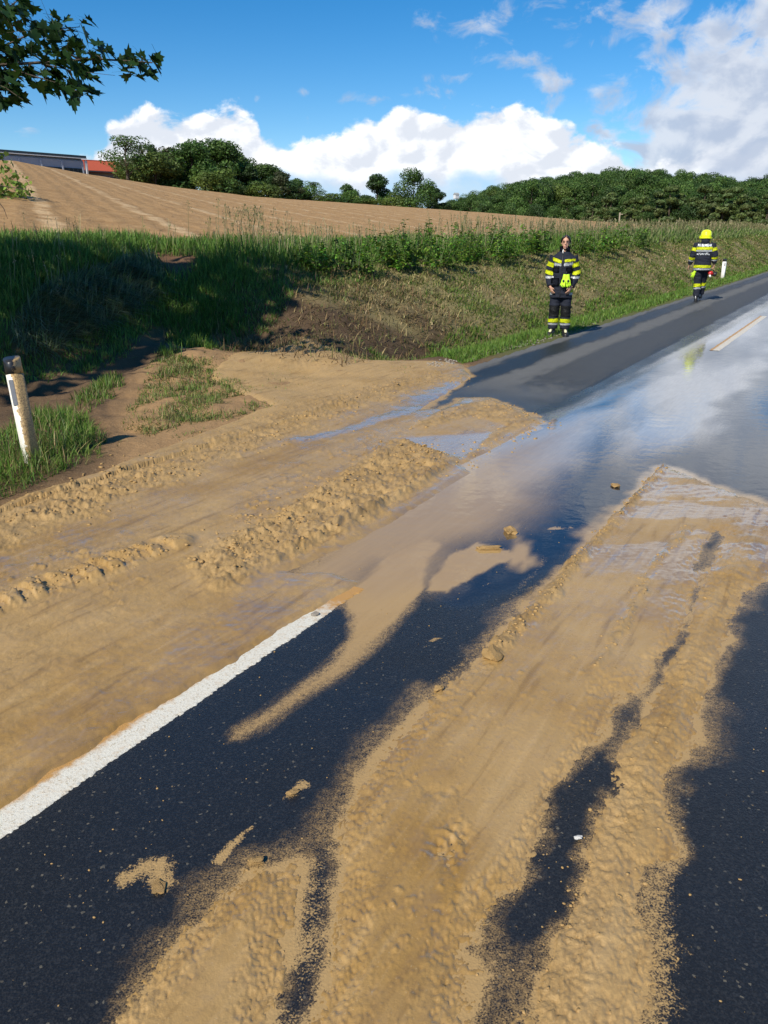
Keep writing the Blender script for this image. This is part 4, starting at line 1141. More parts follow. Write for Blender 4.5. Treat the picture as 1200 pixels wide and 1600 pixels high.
# ------------------------------------------------------------------ trees
def tube(bm, pts, radii, n=7):
    rings = []
    for i, p_ in enumerate(pts):
        t = (pts[min(i + 1, len(pts) - 1)] - pts[max(i - 1, 0)]).normalized()
        a = t.orthogonal().normalized() if i == 0 else (prev - t * prev.dot(t)).normalized()
        prev = a
        b_ = t.cross(a)
        rings.append([bm.verts.new(p_ + (a * math.cos(2 * math.pi * k / n) + b_ * math.sin(2 * math.pi * k / n)) * radii[i]) for k in range(n)])
    for r0, r1 in zip(rings, rings[1:]):
        for k in range(n):
            bm.faces.new((r0[k], r0[(k + 1) % n], r1[(k + 1) % n], r1[k]))
    bm.faces.new(rings[-1])
    bm.faces.new(rings[0][::-1])
def tree_meshes(seed, H, Wd, leafsize, nleaf, cols, trunk_frac=.25, kind='round', gap=.5):
    """returns a trunk-and-limbs mesh and a crown mesh of many small leaf clumps"""
    rg = random.Random(seed); ng = np.random.default_rng(seed)
    bm = bmesh.new()
    top = Vector((rg.gauss(0, .03) * H, rg.gauss(0, .03) * H, H * .86))
    tr = [Vector((0, 0, -.6)), Vector((0, 0, H * trunk_frac)), top * .6 + Vector((rg.gauss(0, .02) * H, 0, 0)), top]
    r0 = H * .022
    tube(bm, tr, [r0 * 1.3, r0, r0 * .6, r0 * .12], 7)
    lobes = []
    nl = 16 if kind != 'pine' else 13
    for i in range(nl):
        t = rg.uniform(0, 1)
        z = H * (trunk_frac + (1 - trunk_frac) * (.08 + .80 * t))
        a = i * 2.4 + rg.uniform(-.5, .5)
        if kind == 'pine':
            rad = Wd * .5 * (1.05 - .85 * t) * rg.uniform(.5, .9)
        elif kind == 'tall':
            rad = Wd * .5 * (.9 - .35 * abs(t - .4)) * rg.uniform(.35, .85)
        else:
            rad = Wd * .5 * math.sqrt(max(.05, 1 - (1.8 * (t - .42)) ** 2)) * rg.uniform(.45, .85)
        c = Vector((math.cos(a) * rad, math.sin(a) * rad, z))
        st = Vector((0, 0, max(H * trunk_frac * .8, z - rad * .8)))
        tube(bm, [st, st.lerp(c, .5) + Vector((0, 0, .04 * H)), c], [r0 * .45, r0 * .28, r0 * .08], 5)
        sz = Wd * rg.uniform(.17, .27) * (1 - .35 * t if kind == 'pine' else 1)
        lobes.append((c, sz))
    lobes.append((top, Wd * .18))
    me_t = bpy.data.meshes.new('trunk'); bm.to_mesh(me_t); bm.free(); me_t.materials.append(M['bark'])
    # leaf clumps
    w = np.array([l[1] ** 2 for l in lobes]); idx = ng.choice(len(lobes), nleaf, p=w / w.sum())
    cen = np.array([tuple(l[0]) for l in lobes])[idx]; sz = np.array([l[1] for l in lobes])[idx]
    u = ng.normal(0, 1, (nleaf, 3)); u /= np.linalg.norm(u, axis=1)[:, None]
    rr = ng.uniform(gap, 1.08, nleaf) ** .7
    sq = np.array([1, 1, .72 if kind != 'pine' else .45])
    Pn = cen + u * (sz * rr)[:, None] * sq
    nrm = u + ng.normal(0, .55, (nleaf, 3)); nrm /= np.linalg.norm(nrm, axis=1)[:, None]
    ref = ng.normal(0, 1, (nleaf, 3)); a = np.cross(nrm, ref); a /= np.linalg.norm(a, axis=1)[:, None]; b_ = np.cross(nrm, a)
    L = leafsize * ng.uniform(.6, 1.5, nleaf)[:, None]
    if kind == 'pine':
        L = L * np.array([[1.0]]) 
    V = np.stack([Pn - a * L * .62, Pn - b_ * L * .34 + nrm * L * .12, Pn + a * L * .62, Pn + b_ * L * .34 + nrm * L * .1], 1).reshape(-1, 3)
    cols = np.array(cols); lobe_c = cols[ng.integers(0, len(cols), len(lobes))] * ng.uniform(.85, 1.15, (len(lobes), 1))
    C = np.repeat((lobe_c[idx] * ng.uniform(.8, 1.25, (nleaf, 1)))[:, None], 4, 1).reshape(-1, 3)
    me_c = np_mesh('crown', V, np.arange(nleaf * 4).reshape(-1, 4), M['leaf'], smooth=False, attrs=dict(col=C))
    return me_t, me_c
def place_tree(name, meshes, loc, sc, rz, label, group=None):
    r = empty(name, loc, rz)
    r.scale = sc if isinstance(sc, tuple) else (sc, sc, sc)
    link(bpy.data.objects.new('trunk', meshes[0]), r)
    link(bpy.data.objects.new('crown', meshes[1]), r)
    return tag(r, label, 'tree', group)
TG = [(.058, .115, .024), (.072, .13, .028), (.046, .095, .022)]
TL = [(.105, .155, .032), (.13, .175, .04), (.09, .135, .03)]
TD = [(.036, .076, .022), (.046, .09, .024), (.032, .066, .02)]
TB = [(.055, .06, .030), (.065, .075, .035)]
def hill_z(x, y):
    k = x / y
    zc = float(field_z(np.array([x]), np.array([y]))[0])
    return zc
def skyline_trees():
    V = {'oak': tree_meshes(1, 8, 7.5, .25, 9500, TG), 'oak2': tree_meshes(2, 8, 7, .25, 9500, TG + TD), 'light': tree_meshes(3, 6, 6, .24, 7500, TL, .05),
         'airy': tree_meshes(4, 9, 6, .24, 2200, TG + TB, .3, 'tall', .75), 'dark': tree_meshes(5, 7, 5, .23, 7000, TD, .1, 'tall'), 'brown': tree_meshes(6, 6, 5, .23, 5200, TB + TD, .12),
         'round': tree_meshes(7, 6, 6, .26, 6500, TD + TG, .12), 'broad': tree_meshes(8, 8, 8.5, .26, 9000, TG, .12), 'bush': tree_meshes(9, 4, 5, .22, 5000, TG + TL, .02)}
    HT = dict(oak=8, oak2=8, light=6, airy=9, dark=7, brown=6, round=6, broad=8, bush=4); WT = dict(oak=7.5, oak2=7, light=6, airy=6, dark=5, brown=5, round=6, broad=8.5, bush=5)
    rows = [(193, 210, 62, 'airy', 'tall thin-leaved tree at the left end of the hilltop grove'), (218, 222, 40, 'airy', 'second sparse tree of the hilltop grove, right of the tall thin-leaved one'),
            (205, 247, 58, 'light', 'light green bush beside the red-roofed building'), (238, 236, 62, 'light', 'yellowish green bushy tree in the left half of the hilltop grove'),
            (262, 230, 66, 'brown', 'olive tree between the light green bushes and the dark oaks of the hilltop grove'), (236, 222, 26, 'dark', 'narrow dark treetop poking out above the light green bushes'),
            (298, 221, 80, 'oak', 'broad dark green tree in the middle of the hilltop grove'), (335, 221, 78, 'oak2', 'tallest round green tree of the hilltop grove'), (366, 236, 56, 'oak', 'green tree on the right shoulder of the hilltop grove'),
            (386, 254, 34, 'dark', 'dark narrow tree at the foot of the grove, right of the tallest'), (418, 258, 58, 'oak2', 'medium tree right of the hilltop grove'), (442, 268, 50, 'brown', 'brownish green tree on the field edge right of the grove'),
            (466, 280, 40, 'round', 'low round tree right of the brownish one'), (490, 282, 34, 'airy', 'small loose tree between the grove and the round dark tree'), (518, 302, 46, 'bush', 'low bush left of the round dark tree'),
            (545, 288, 34, 'round', 'lone round dark tree on the field edge'), (588, 269, 44, 'dark', 'upright tree, left of the pair on the field edge'), (646, 266, 60, 'broad', 'broad tree, right of the pair on the field edge'),
            (683, 291, 36, 'dark', 'dark tree where the field edge meets the wood'), (612, 300, 40, 'bush', 'low bush between the pair of trees on the field edge'), (568, 305, 40, 'bush', 'low bush under the upright tree on the field edge'),
            (280, 262, 70, 'bush', 'dense undergrowth bush below the broad dark tree of the grove'), (340, 262, 70, 'bush', 'dense undergrowth bush below the tallest tree of the grove'), (400, 282, 60, 'bush', 'undergrowth bush right of the grove')]
    for i, (px, py, w, kind, lab) in enumerate(rows):
        a, b_, c = ray(px, py)
        k = a / b_
        yc = float(np.interp(k, CREST_K, CREST_Y)) + 6 + (i * 37 % 11)
        if kind == 'bush': yc -= 5
        top = at(px, py, yc)
        zb = float(terrain(np.array([top.x]), np.array([top.y]))[0]) - .4
        h = max(1.5, top.z - zb)
        wid = w / 1200 * yc * 1.08
        place_tree('tree' if kind not in ('bush', 'light') else 'bush_tree', V[kind], (top.x, top.y, zb), (wid / WT[kind], wid / WT[kind], h / HT[kind]), i * 1.7, lab)
skyline_trees()

SKY_PX = [(560, 316), (640, 310), (690, 297), (740, 290), (800, 284), (850, 276), (900, 267), (950, 263), (1000, 262), (1050, 264), (1080, 270), (1130, 275), (1200, 277), (1400, 272), (1700, 290)]
def forest():
    K = []; E = []
    for px, py in SKY_PX:
        a, b_, c = ray(px, py); K.append(a / b_); E.append(c / b_)
    def top_slope(k):
        return float(np.interp(k, K, E))
    def base(k, y):
        """wooded hill: level behind the field, rising to the back"""
        zb = EYE + (top_slope(k) * 430 - 13.5)
        t = min(1, max(0, (y - 215) / (430 - 215)))
        z0 = 1.0
        return z0 + (max(zb, z0 + 1) - z0) * (t * (1.25 - .25 * t))
    ks = np.linspace(-.15, 1.1, 60); ys = np.array([185, 215, 250, 290, 330, 380, 430, 480, 560, 700])
    Vv = np.array([(k * y, y, base(k, y) - .3 - (0 if y < 440 else (y - 430) * .06)) for y in ys for k in ks])
    q, _ = grid_faces(len(ys), len(ks))
    tag(np_obj('wooded_hill', Vv, q, M['soil'], attrs=dict(col=np.repeat(np.array([[.03, .045, .018]]), len(Vv), 0))), kind='structure')
    broad = [tree_meshes(20 + i, 14, 11 + i, .42, 7500, (TD + TG, TG, TD + TG, TG + TL[:1], TG)[i], .12) for i in range(5)]
    pine = [tree_meshes(30 + i, 13, 7.5, .50, 3600, [(.090, .125, .036), (.075, .112, .034), (.105, .135, .042)],   .10, 'pine') for i in range(3)]
    n = 0
    rows = [(430, 46), (408, 43), (384, 40), (358, 36), (330, 34), (302, 34), (276, 32), (252, 30)]
    for r_, (y, m) in enumerate(rows):
        k0, k1 = .06 + .02 * (430 - y) / 200, .62
        for j in range(m):
            k = k0 + (k1 - k0) * (j + .5 * (r_ % 2) + random.uniform(-.2, .2)) / m
            yy = y + random.uniform(-9, 9)
            z = base(k, yy)
            s = random.uniform(.60, .98) * (.55 + .45 * min(1, max(.1, (k - .05) / .12)))
            place_tree('forest_tree', broad[random.randrange(5)], (k * yy, yy, z), (s, s, s * random.uniform(.9, 1.1)), random.uniform(0, 6.3),
                       'broadleaved tree in the wood that covers the hill beyond the field', 'trees of the wooded hill')
            n += 1
    for j in range(30):
        k = .225 + (.62 - .225) * (j + random.uniform(-.35, .35)) / 30
        yy = random.uniform(200, 222); z = base(k, yy) + .5
        s = random.uniform(.8, 1.05) * (.75 + .25 * min(1, (k - .2) / .15))
        place_tree('pine_tree', pine[j % 3], (k * yy, yy, z), (s * 1.05, s * 1.05, s), random.uniform(0, 6.3), 'olive green pine in the front row of the wood, behind the field', 'pines in the front row of the wood')
    for j, (px, py, w) in enumerate([(905, 318, 40), (960, 330, 34), (1085, 318, 44), (870, 322, 40), (800, 316, 40), (760, 312, 36), (1010, 330, 36), (840, 318, 34)]):
        yy = 205 - j; top = at(px, py, yy); zb = float(terrain(np.array([top.x]), np.array([yy]))[0]) - 1.5
        h = max(3, top.z - zb); wid = w / 1200 * yy
        place_tree('bush_tree', broad[j % 5], (top.x, yy, zb), (wid / 12.5, wid / 12.5, h / 14), j * 1.3, 'low bush at the foot of the wood along the field edge, %s from the left' % {905: 'fifth', 960: 'sixth', 1085: 'eighth', 870: 'fourth', 800: 'second', 760: 'first', 1010: 'seventh', 840: 'third'}[px], 'bushes at the foot of the wood')
forest()
# ------------------------------------------------------------------ the overhanging maple on the left
def maple():
    base = Vector((-8.6, 5.6, tz(-8.6, 5.6)))
    r = empty('maple_tree', base)
    tag(r, 'maple whose leafy branches, coloured dark for shade, hang into the picture at the upper left', 'tree')
    def loc(v): return v - base
    bm = bmesh.new()
    top = Vector((-8.8, 5.9, 11.5))
    tube(bm, [loc(base) - Vector((0, 0, .5)), loc(Vector((-8.5, 5.6, 3.6))), loc(Vector((-8.7, 5.8, 7.5))), loc(top)], [.24, .19, .12, .03], 9)
    for i in range(14):
        z = 3.5 + i * .5; a = i * 2.4
        tip = Vector((-8.6 + math.cos(a) * 1.9, 5.6 + math.sin(a) * 2.4, z + .9))
        tube(bm, [loc(Vector((-8.6, 5.6, z - .6))), loc(Vector((-8.6 + math.cos(a) * 1.0, 5.6 + math.sin(a) * 1.3, z + .3))), loc(tip)], [.09, .06, .015], 6)
    bm_obj('trunk', bm, M['bark'], r, True)
    # crown outside the picture: leaves too many to pick apart
    ng = np.random.default_rng(5)
    n = 2800
    u = ng.normal(0, 1, (n, 3)); u /= np.linalg.norm(u, axis=1)[:, None]
    rr = ng.uniform(.35, 1.0, n) ** .6
    ph = np.arctan2(u[:, 1], u[:, 0])
    c = np.array([-9.0, 5.3, 7.2])
    al = u[:, :1] * 4.6; ac = u[:, 1:2] * 2.0       # long along the road, narrow across it
    q = np.concatenate([al * SA + ac * CA, al * CA - ac * SA, u[:, 2:] * 3.6], 1)
    Pn = c + q * rr[:, None] * (1 + .16 * np.sin(3 * ph + 1) + .12 * np.sin(7 * u[:, 2] * 2 + ph))[:, None]
    k = Pn[:, 0] / np.maximum(Pn[:, 1], .5) < -.60
    Pn = Pn[k]; n = len(Pn)
    nr = ng.normal(0, 1, (n, 3)); a = np.cross(nr, [0, 0, 1]); a /= np.linalg.norm(a, axis=1)[:, None]; nr /= np.linalg.norm(nr, axis=1)[:, None]; b_ = np.cross(nr, a)
    L = ng.uniform(.10, .22, n)[:, None]
    V = np.stack([Pn - a * L, Pn - b_ * L * .8, Pn + a * L, Pn + b_ * L * .8], 1).reshape(-1, 3) - np.array(base)
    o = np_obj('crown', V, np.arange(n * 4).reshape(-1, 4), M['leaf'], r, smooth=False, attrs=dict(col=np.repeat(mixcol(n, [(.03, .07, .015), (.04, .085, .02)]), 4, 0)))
    o['kind'] = 'stuff'
    # five-lobed leaves, folded a little along the midrib
    outline = [(0, -.02), (.10, .04), (.34, -.02), (.24, .16), (.50, .32), (.34, .38), (.36, .52), (.17, .48), (.14, .74), (.06, .72), (0, .98)]
    def leaf_mesh(seed):
        rg = random.Random(seed)
        pts = [(x * rg.uniform(.85, 1.12), y * rg.uniform(.94, 1.06)) for x, y in outline]
        V = [(0, 0, 0), (0, .45, .0)]; F = []
        fold = rg.uniform(.10, .38); curl = rg.uniform(-.35, -.05)
        def z(x, y): return fold * abs(x) + curl * y * y * .5
        left = [(-x, y, z(x, y)) for x, y in pts]; right = [(x, y, z(x, y)) for x, y in pts]
        V = [(0, .30, 0)] + left + right[::-1][1:]
        m = len(V)
        F = [(0, i, i + 1) for i in range(1, m - 1)] + [(0, m - 1, 1)]
        st = len(V); V += [(-.012, 0, 0), (.012, 0, 0), (.010, -.45, -.10), (-.010, -.45, -.10)]
        me = np_mesh('leaf', np.array(V), [np.array(F), np.array([[st, st + 1, st + 2, st + 3]])], M['maple'], smooth=False, attrs=dict(col=np.repeat(np.array([[.014, .044, .010]]) * rg.uniform(.7, 1.3), len(V), 0)))  # leaf colour darkened to paint in the crown's shade
        return me
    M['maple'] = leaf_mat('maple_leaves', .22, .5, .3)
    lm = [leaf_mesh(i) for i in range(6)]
    # branches in view: (pixel path, distance), with sprays of leaves
    tw = bmesh.new()
    def B(path):
        return [loc(at(px, py, Y)) for px, py, Y in path]
    boughs = [([(-420, 60, 8.52), (-200, 95, 8.66), (-60, 105, 8.66), (60, 98, 8.66), (150, 92, 8.66), (238, 98, 8.66)], .024, 112, 24),
              ([(-60, 105, 8.66), (30, 112, 8.52), (90, 130, 8.52), (138, 150, 8.52)], .010, 44, 15),
              ([(-60, 105, 8.66), (10, 70, 8.80), (60, 48, 8.95), (125, 42, 8.95)], .012, 84, 24),
              ([(-200, 95, 8.66), (-60, 40, 9.09), (10, 14, 9.23), (34, -4, 9.23)], .014, 40, 16),
              ([(-100, 100, 8.66), (-30, 120, 8.38), (10, 138, 8.38), (36, 156, 8.38)], .010, 34, 13),
              ([(60, 98, 8.66), (110, 110, 8.59), (180, 118, 8.59)], .006, 20, 10),
              ([(-300, 180, 7.67), (-80, 215, 7.53), (-4, 216, 7.53)], .008, 6, 6),
              ([(-300, 200, 7.38), (-60, 262, 7.10), (0, 290, 7.10), (38, 296, 7.10)], .010, 22, 11),
              ([(-60, 262, 7.10), (-14, 300, 7.10), (6, 326, 7.10), (12, 342, 7.10)], .007, 12, 8)]
    tube(tw, [loc(Vector((-8.5, 5.6, 3.4))), B([(-420, 60, 8.52)])[0]], [.07, .026], 6)
    leaves = []
    for path, rad, nlv, spread in boughs:
        pts = B(path)
        tube(tw, pts, [rad * (1 - .75 * i / (len(pts) - 1)) for i in range(len(pts))], 5)
        cum = [0]
        for p_, q_ in zip(path, path[1:]): cum.append(cum[-1] + math.hypot(q_[0] - p_[0], q_[1] - p_[1]))
        lo = next((c_ for c_, p_ in zip(cum, path) if p_[0] > -80), 0) / cum[-1]
        for i in range(nlv):
            t = lo + (1 - lo) * (i + random.random()) / nlv
            d_ = t * cum[-1]; j = max(k_ for k_ in range(len(cum) - 1) if cum[k_] <= d_ + 1e-6)
            f_ = (d_ - cum[j]) / (cum[j + 1] - cum[j]); p_ = pts[j].lerp(pts[j + 1], f_)
            tip = 1 - .55 * max(0, t - .6) / .4
            off = Vector((random.gauss(0, .9), random.gauss(0, 1.2), random.gauss(-.15, .75))) * (spread / 1200 * 8.8) * tip
            leaves.append((p_, p_ + off))
    leaves = [l for l in leaves if (l[1] + base).x / (l[1] + base).y > -.53][:300]
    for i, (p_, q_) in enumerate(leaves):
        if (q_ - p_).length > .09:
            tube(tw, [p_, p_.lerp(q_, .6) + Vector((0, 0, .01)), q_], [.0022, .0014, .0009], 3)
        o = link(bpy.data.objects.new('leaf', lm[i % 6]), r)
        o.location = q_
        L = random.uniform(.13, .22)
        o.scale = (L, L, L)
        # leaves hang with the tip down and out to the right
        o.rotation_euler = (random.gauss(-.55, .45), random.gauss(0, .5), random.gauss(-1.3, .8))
    bm_obj('twigs', tw, M['bark'], r)
    return r
maple()
def edge_shrub():
    ms = tree_meshes(60, 2.2, 2.4, .13, 1500, [(.16, .24, .04), (.13, .20, .035)], .03)
    a = at(-12, 262, 24.0)
    place_tree('shrub', ms, (a.x - .45, a.y, a.z - 1.5), 1.0, 0, 'sunlit yellowish green shrub at the left picture edge below the hall')
edge_shrub()

# ------------------------------------------------------------------ buildings on the hill
M['facade'] = simple_mat('grey_cladding', (.36, .40, .47), .7, .3, 0, .06, .6, .1)
M['fascia'] = simple_mat('dark_fascia', (.035, .05, .06), .5, .4, 0, .1, 1)
M['trim'] = simple_mat('pale_trim', (.62, .62, .62), .6, .3, 0, .05, 2)
M['tile_red'] = simple_mat('red_roof', (.40, .085, .045), .8, .2, 0, .18, 3.5, .3)
M['wall_grey'] = simple_mat('grey_wall', (.30, .31, .31), .8, .2, 0, .08, 1)
M['wall_red'] = simple_mat('red_wall', (.33, .075, .05), .8, .2, 0, .1, 1)
def make_glass():
    m, nt, b = new_mat('window_glass')
    p = nt.node('ShaderNodeTexCoord').outputs['Object']
    nt.put(b.inputs['Base Color'], nt.mix(nt.noise(p, 1.5), (.012, .018, .025), (.03, .04, .055)))
    b.inputs['Roughness'].default_value = .06
    b.inputs['IOR'].default_value = 1.5
    return m
M['glass'] = make_glass()
def box(bm, c, sx, sy, sz, rot=None):
    """axis box of full sizes centred at c"""
    vs = []
    for dx in (-.5, .5):
        for dy in (-.5, .5):
            for dz in (-.5, .5):
                v = Vector((dx * sx, dy * sy, dz * sz))
                if rot is not None: v = rot @ v
                vs.append(bm.verts.new(v + Vector(c)))
    for f in ((0, 1, 3, 2), (4, 6, 7, 5), (0, 4, 5, 1), (2, 3, 7, 6), (0, 2, 6, 4), (1, 5, 7, 3)):
        bm.faces.new([vs[i] for i in f])
def bx(name, c, s, mat, parent):
    bm = bmesh.new(); box(bm, c, *s)
    bmesh.ops.bevel(bm, geom=bm.edges[:], offset=min(s) * .06, segments=1, affect='EDGES')
    return bm_obj(name, bm, mat, parent)
def hall():
    a = at(0, 233, 104.0); b_ = at(131, 244, 112.0)
    zt = (a.z + b_.z) / 2
    e = Vector((b_.x - a.x, b_.y - a.y, 0)); L = e.length; ang_ = math.atan2(e.y, e.x)
    org = Vector((b_.x, b_.y, zt))
    H = 6.5
    r = empty('hall', (org.x, org.y, zt - H), ang_)
    tag(r, 'long grey hall with a strip of windows and dark flat roof edge on the hilltop', 'building')
    T = 36.0                    # runs on to the left, out of the picture
    bx('wall', (-T / 2, 4.0, H / 2 - .15), (T, 8.0, H - .31), M['facade'], r)
    rf = bx('roof', (-T / 2, 4.0, H - .15), (T + .4, 8.5, .30), M['fascia'], r)
    bx('gutter', (-T / 2, -.31, H - .36), (T + .4, .10, .10), M['trim'], rf)
    bx('corner_post', (.12, -.10, H / 2 - .3), (.26, .34, H - .55), M['trim'], r)
    bay = L / 3.9
    for i in range(12):
        x0 = -.35 - bay * (i + 1); w = bay - .35
        f = bx('window', (x0 + bay / 2, -.03, H - 2.05), (w, .16, .92), M['fascia'], r)
        bx('pane', (x0 + bay / 2, -.13, H - 2.05), (w - .14, .05, .78), M['glass'], f)
        for k in (-.25, 0, .25):
            bx('glazing_bar', (x0 + bay / 2 + k * w, -.165, H - 2.05), (.05, .03, .78), M['fascia'], f)
        bx('mullion', (x0 - .02 + bay, -.08, H - 1.9), (.20, .22, 2.1), M['facade'], r)
    return r
hall()
def red_house():
    a = at(132, 247, 118.0); b_ = at(186, 254, 121.0)
    e = Vector((b_.x - a.x, b_.y - a.y, 0)); ang_ = math.atan2(e.y, e.x); L = e.length + 1.4
    zt = a.z
    H = 6.0
    r = empty('red_roofed_house', (a.x - .5, a.y, zt - H), ang_)
    tag(r, 'low building with red tiled roof beside the grey hall on the hilltop', 'building')
    bx('wall', (L / 2, 3.0, (H - 1.5) / 2), (L, 5.4, H - 1.5), M['wall_grey'], r)
    bm = bmesh.new()
    prof = [(-.5, H - 1.75), (-.5, H - 1.55), (3.0, H + .02), (6.5, H - 1.55), (6.5, H - 1.75)]
    vs0 = [bm.verts.new((-.3, y, z)) for y, z in prof]; vs1 = [bm.verts.new((L + .3, y, z)) for y, z in prof]
    for i in range(5):
        j = (i + 1) % 5; bm.faces.new((vs0[i], vs1[i], vs1[j], vs0[j]))
    bm.faces.new(vs0[::-1]); bm.faces.new(vs1)
    rf = bm_obj('roof', bm, M['tile_red'], r)
    bx('ridge_cap', (L / 2, 3.0, H + .03), (L + .6, .3, .12), M['tile_red'], rf)
    bx('gutter', (L / 2, -.56, H - 1.68), (L + .6, .12, .14), M['fascia'], rf)
    for i in range(3):
        f = bx('window', (1.0 + i * 1.7, .27, H - 2.55), (1.25, .14, .7), M['trim'], r)
        bx('pane', (1.0 + i * 1.7, .19, H - 2.55), (1.1, .05, .56), M['glass'], f)
    bx('red_wall', (L - .4, .1, (H - 1.8) / 2), (.95, .5, H - 1.9), M['wall_red'], r)
red_house()
def far_house():
    a = at(713, 303, 300)
    r = empty('far_house', (a.x, a.y, a.z - 1.6), .5)
    r.scale = (.42, .42, .5)
    tag(r, 'tiny white gabled house half hidden in the trees left of the wood', 'house')
    bx('wall', (0, 0, 1.3), (4, 3.4, 2.8), M['trim'], r)
    bm = bmesh.new()
    v0 = [bm.verts.new((-2.2, y, z)) for y, z in ((-2, 2.6), (0, 4.0), (2, 2.6))]; v1 = [bm.verts.new((2.2, y, z)) for y, z in ((-2, 2.6), (0, 4.0), (2, 2.6))]
    bm.faces.new(v0); bm.faces.new(v1[::-1])
    for i in range(3):
        j = (i + 1) % 3; bm.faces.new((v0[j], v0[i], v1[i], v1[j]))
    bm_obj('roof', bm, M['wall_grey'], r)
far_house()
M['wood'] = simple_mat('weathered_wood', (.34, .29, .22), .8, .2, 0, .2, 8)
def field_post():
    a = at(967, 350, 150); z = tz(a.x, 150)
    r = empty('marker_post', (a.x, a.y, z)); tag(r, 'small pale wooden post at the far edge of the field before the pines', 'post')
    bx('post', (0, 0, .6), (.20, .20, 2.4), M['wood'], r); bx('crossbar', (.2, 0, 1.5), (.7, .12, .14), M['wood'], r)
field_post()

# ------------------------------------------------------------------ delineator posts
def make_post_mat():
    m, nt, b = new_mat('white_plastic')
    p = nt.node('ShaderNodeTexCoord').outputs['Object']
    sep = nt.node('ShaderNodeSeparateXYZ'); nt.put(sep.inputs[0], p)
    n = nt.noise(p, 40, 5, 0.7); n2 = nt.noise(p, 110, 3, .6)
    right = nt.smooth(sep.outputs[0], -.045, .025)
    f = nt.math('ADD', nt.math('MULTIPLY', right, 1.05), nt.math('MULTIPLY', nt.math('SUBTRACT', n, .55), 1.7))
    c = nt.mix(nt.math('MULTIPLY', nt.smooth(n2, .5, .7), .35), (.80, .77, .68), (.55, .46, .32))
    c = nt.mix(nt.smooth(f, .45, .62), c, nt.mix(nt.smooth(n2, .45, .6), (.47, .32, .14), (.22, .145, .07)))
    nt.put(b.inputs['Base Color'], c)
    b.inputs['Roughness'].default_value = .5
    nt.put(b.inputs['Normal'], nt.bump(f, .5, .008))
    return m
M['post_muddy'] = make_post_mat()
M['post_white'] = simple_mat('clean_white_plastic', (.78, .78, .75), .4, .4, 0, .05, 10)
def make_band_mat():
    m, nt, b = new_mat('black_band')
    p = nt.node('ShaderNodeTexCoord').outputs['Object']
    sep = nt.node('ShaderNodeSeparateXYZ'); nt.put(sep.inputs[0], p)
    n = nt.noise(p, 45, 5, .7)
    f = nt.smooth(nt.math('ADD', nt.smooth(sep.outputs[0], -.03, .06), nt.math('MULTIPLY', nt.math('SUBTRACT', n, .6), 2.0)), .4, .6)
    nt.put(b.inputs['Base Color'], nt.mix(f, (.02, .02, .022), (.38, .26, .12)))
    b.inputs['Roughness'].default_value = .35
    return m
M['band_muddy'] = make_band_mat()
M['black'] = simple_mat('black_plastic', (.018, .018, .02), .4, .4, 0, .1, 20)
M['reflector'] = simple_mat('grey_reflector', (.16, .16, .17), .25, .6, 0, .25, 60)
def delineator(name, base, top, w, mats, label, rz):
    """rounded triangular hollow plastic post with a sloping top"""
    ax = top - base; H = ax.length
    r = empty(name, base)
    zx = ax.normalized(); xx = Vector((1, 0, 0)); xx = (xx - zx * xx.dot(zx)).normalized(); yx = zx.cross(xx)     # local x points right along the road side
    rot = Matrix((xx, yx, zx)).transposed().to_4x4() @ Matrix.Rotation(rz, 4, 'Z')
    r.matrix_world = Matrix.Translation(base) @ rot
    tag(r, label, 'roadside post', 'white roadside marker posts')
    prof = []
    for k in range(24):
        a = 2 * math.pi * k / 24
        rr = w * .5 * (1 + .13 * math.cos(3 * (a + math.pi / 2)))
        prof.append((rr * math.cos(a) * 1.0, rr * math.sin(a) * .92))
    def shell(z0, z1, slope, k, cap):
        bm = bmesh.new()
        zs = [z0, (z0 + z1) / 2, z1 - .012, z1] if cap else [z0, (z0 + z1) / 2, z1]
        rings = []
        for i, z in enumerate(zs):
            q = k * (.93 if cap and i == len(zs) - 1 else 1)
            rings.append([bm.verts.new((x * q, y * q, z + (slope * (y / w) if i >= len(zs) - (2 if cap else 1) else (slope if False else 0)))) for x, y in prof])
        for r0, r1 in zip(rings, rings[1:]):
            for j in range(24): bm.faces.new((r0[j], r0[(j + 1) % 24], r1[(j + 1) % 24], r1[j]))
        bm.faces.new(rings[-1]); bm.faces.new(rings[0][::-1])
        return bm
    bm_obj('shaft', shell(-.18, H - .115, 0, 1.0, False), mats[0], r, True)
    bm_obj('top_band', shell(H - .113, H, .05, 1.012, True), mats[1], r, True)
    bmr = bmesh.new(); box(bmr, (-.012, -w * .475, H - .25), w * .30, .014, .19)
    bmesh.ops.bevel(bmr, geom=bmr.edges[:], offset=.004, segments=1, affect='EDGES')
    bm_obj('reflector', bmr, mats[2], r)
    return r
b0 = Vector((*on_ground(50, 722), 0)); b0.z = tz(b0.x, b0.y)
t0 = at(17, 560, b0.y + .12)
delineator('roadside_post', b0, t0, .118, (M['post_muddy'], M['band_muddy'], M['reflector']), 'leaning white marker post with black top, spattered with mud on its right side', .15)
b1 = Vector((*on_ground(1129, 436), 0)); b1.z = tz(b1.x, b1.y)
t1_ = at(1133, 405, b1.y)
delineator('roadside_post', b1, t1_, .19, (M['post_white'], M['black'], M['black']), 'clean white marker post far off beside the walking firefighter', 0.0)

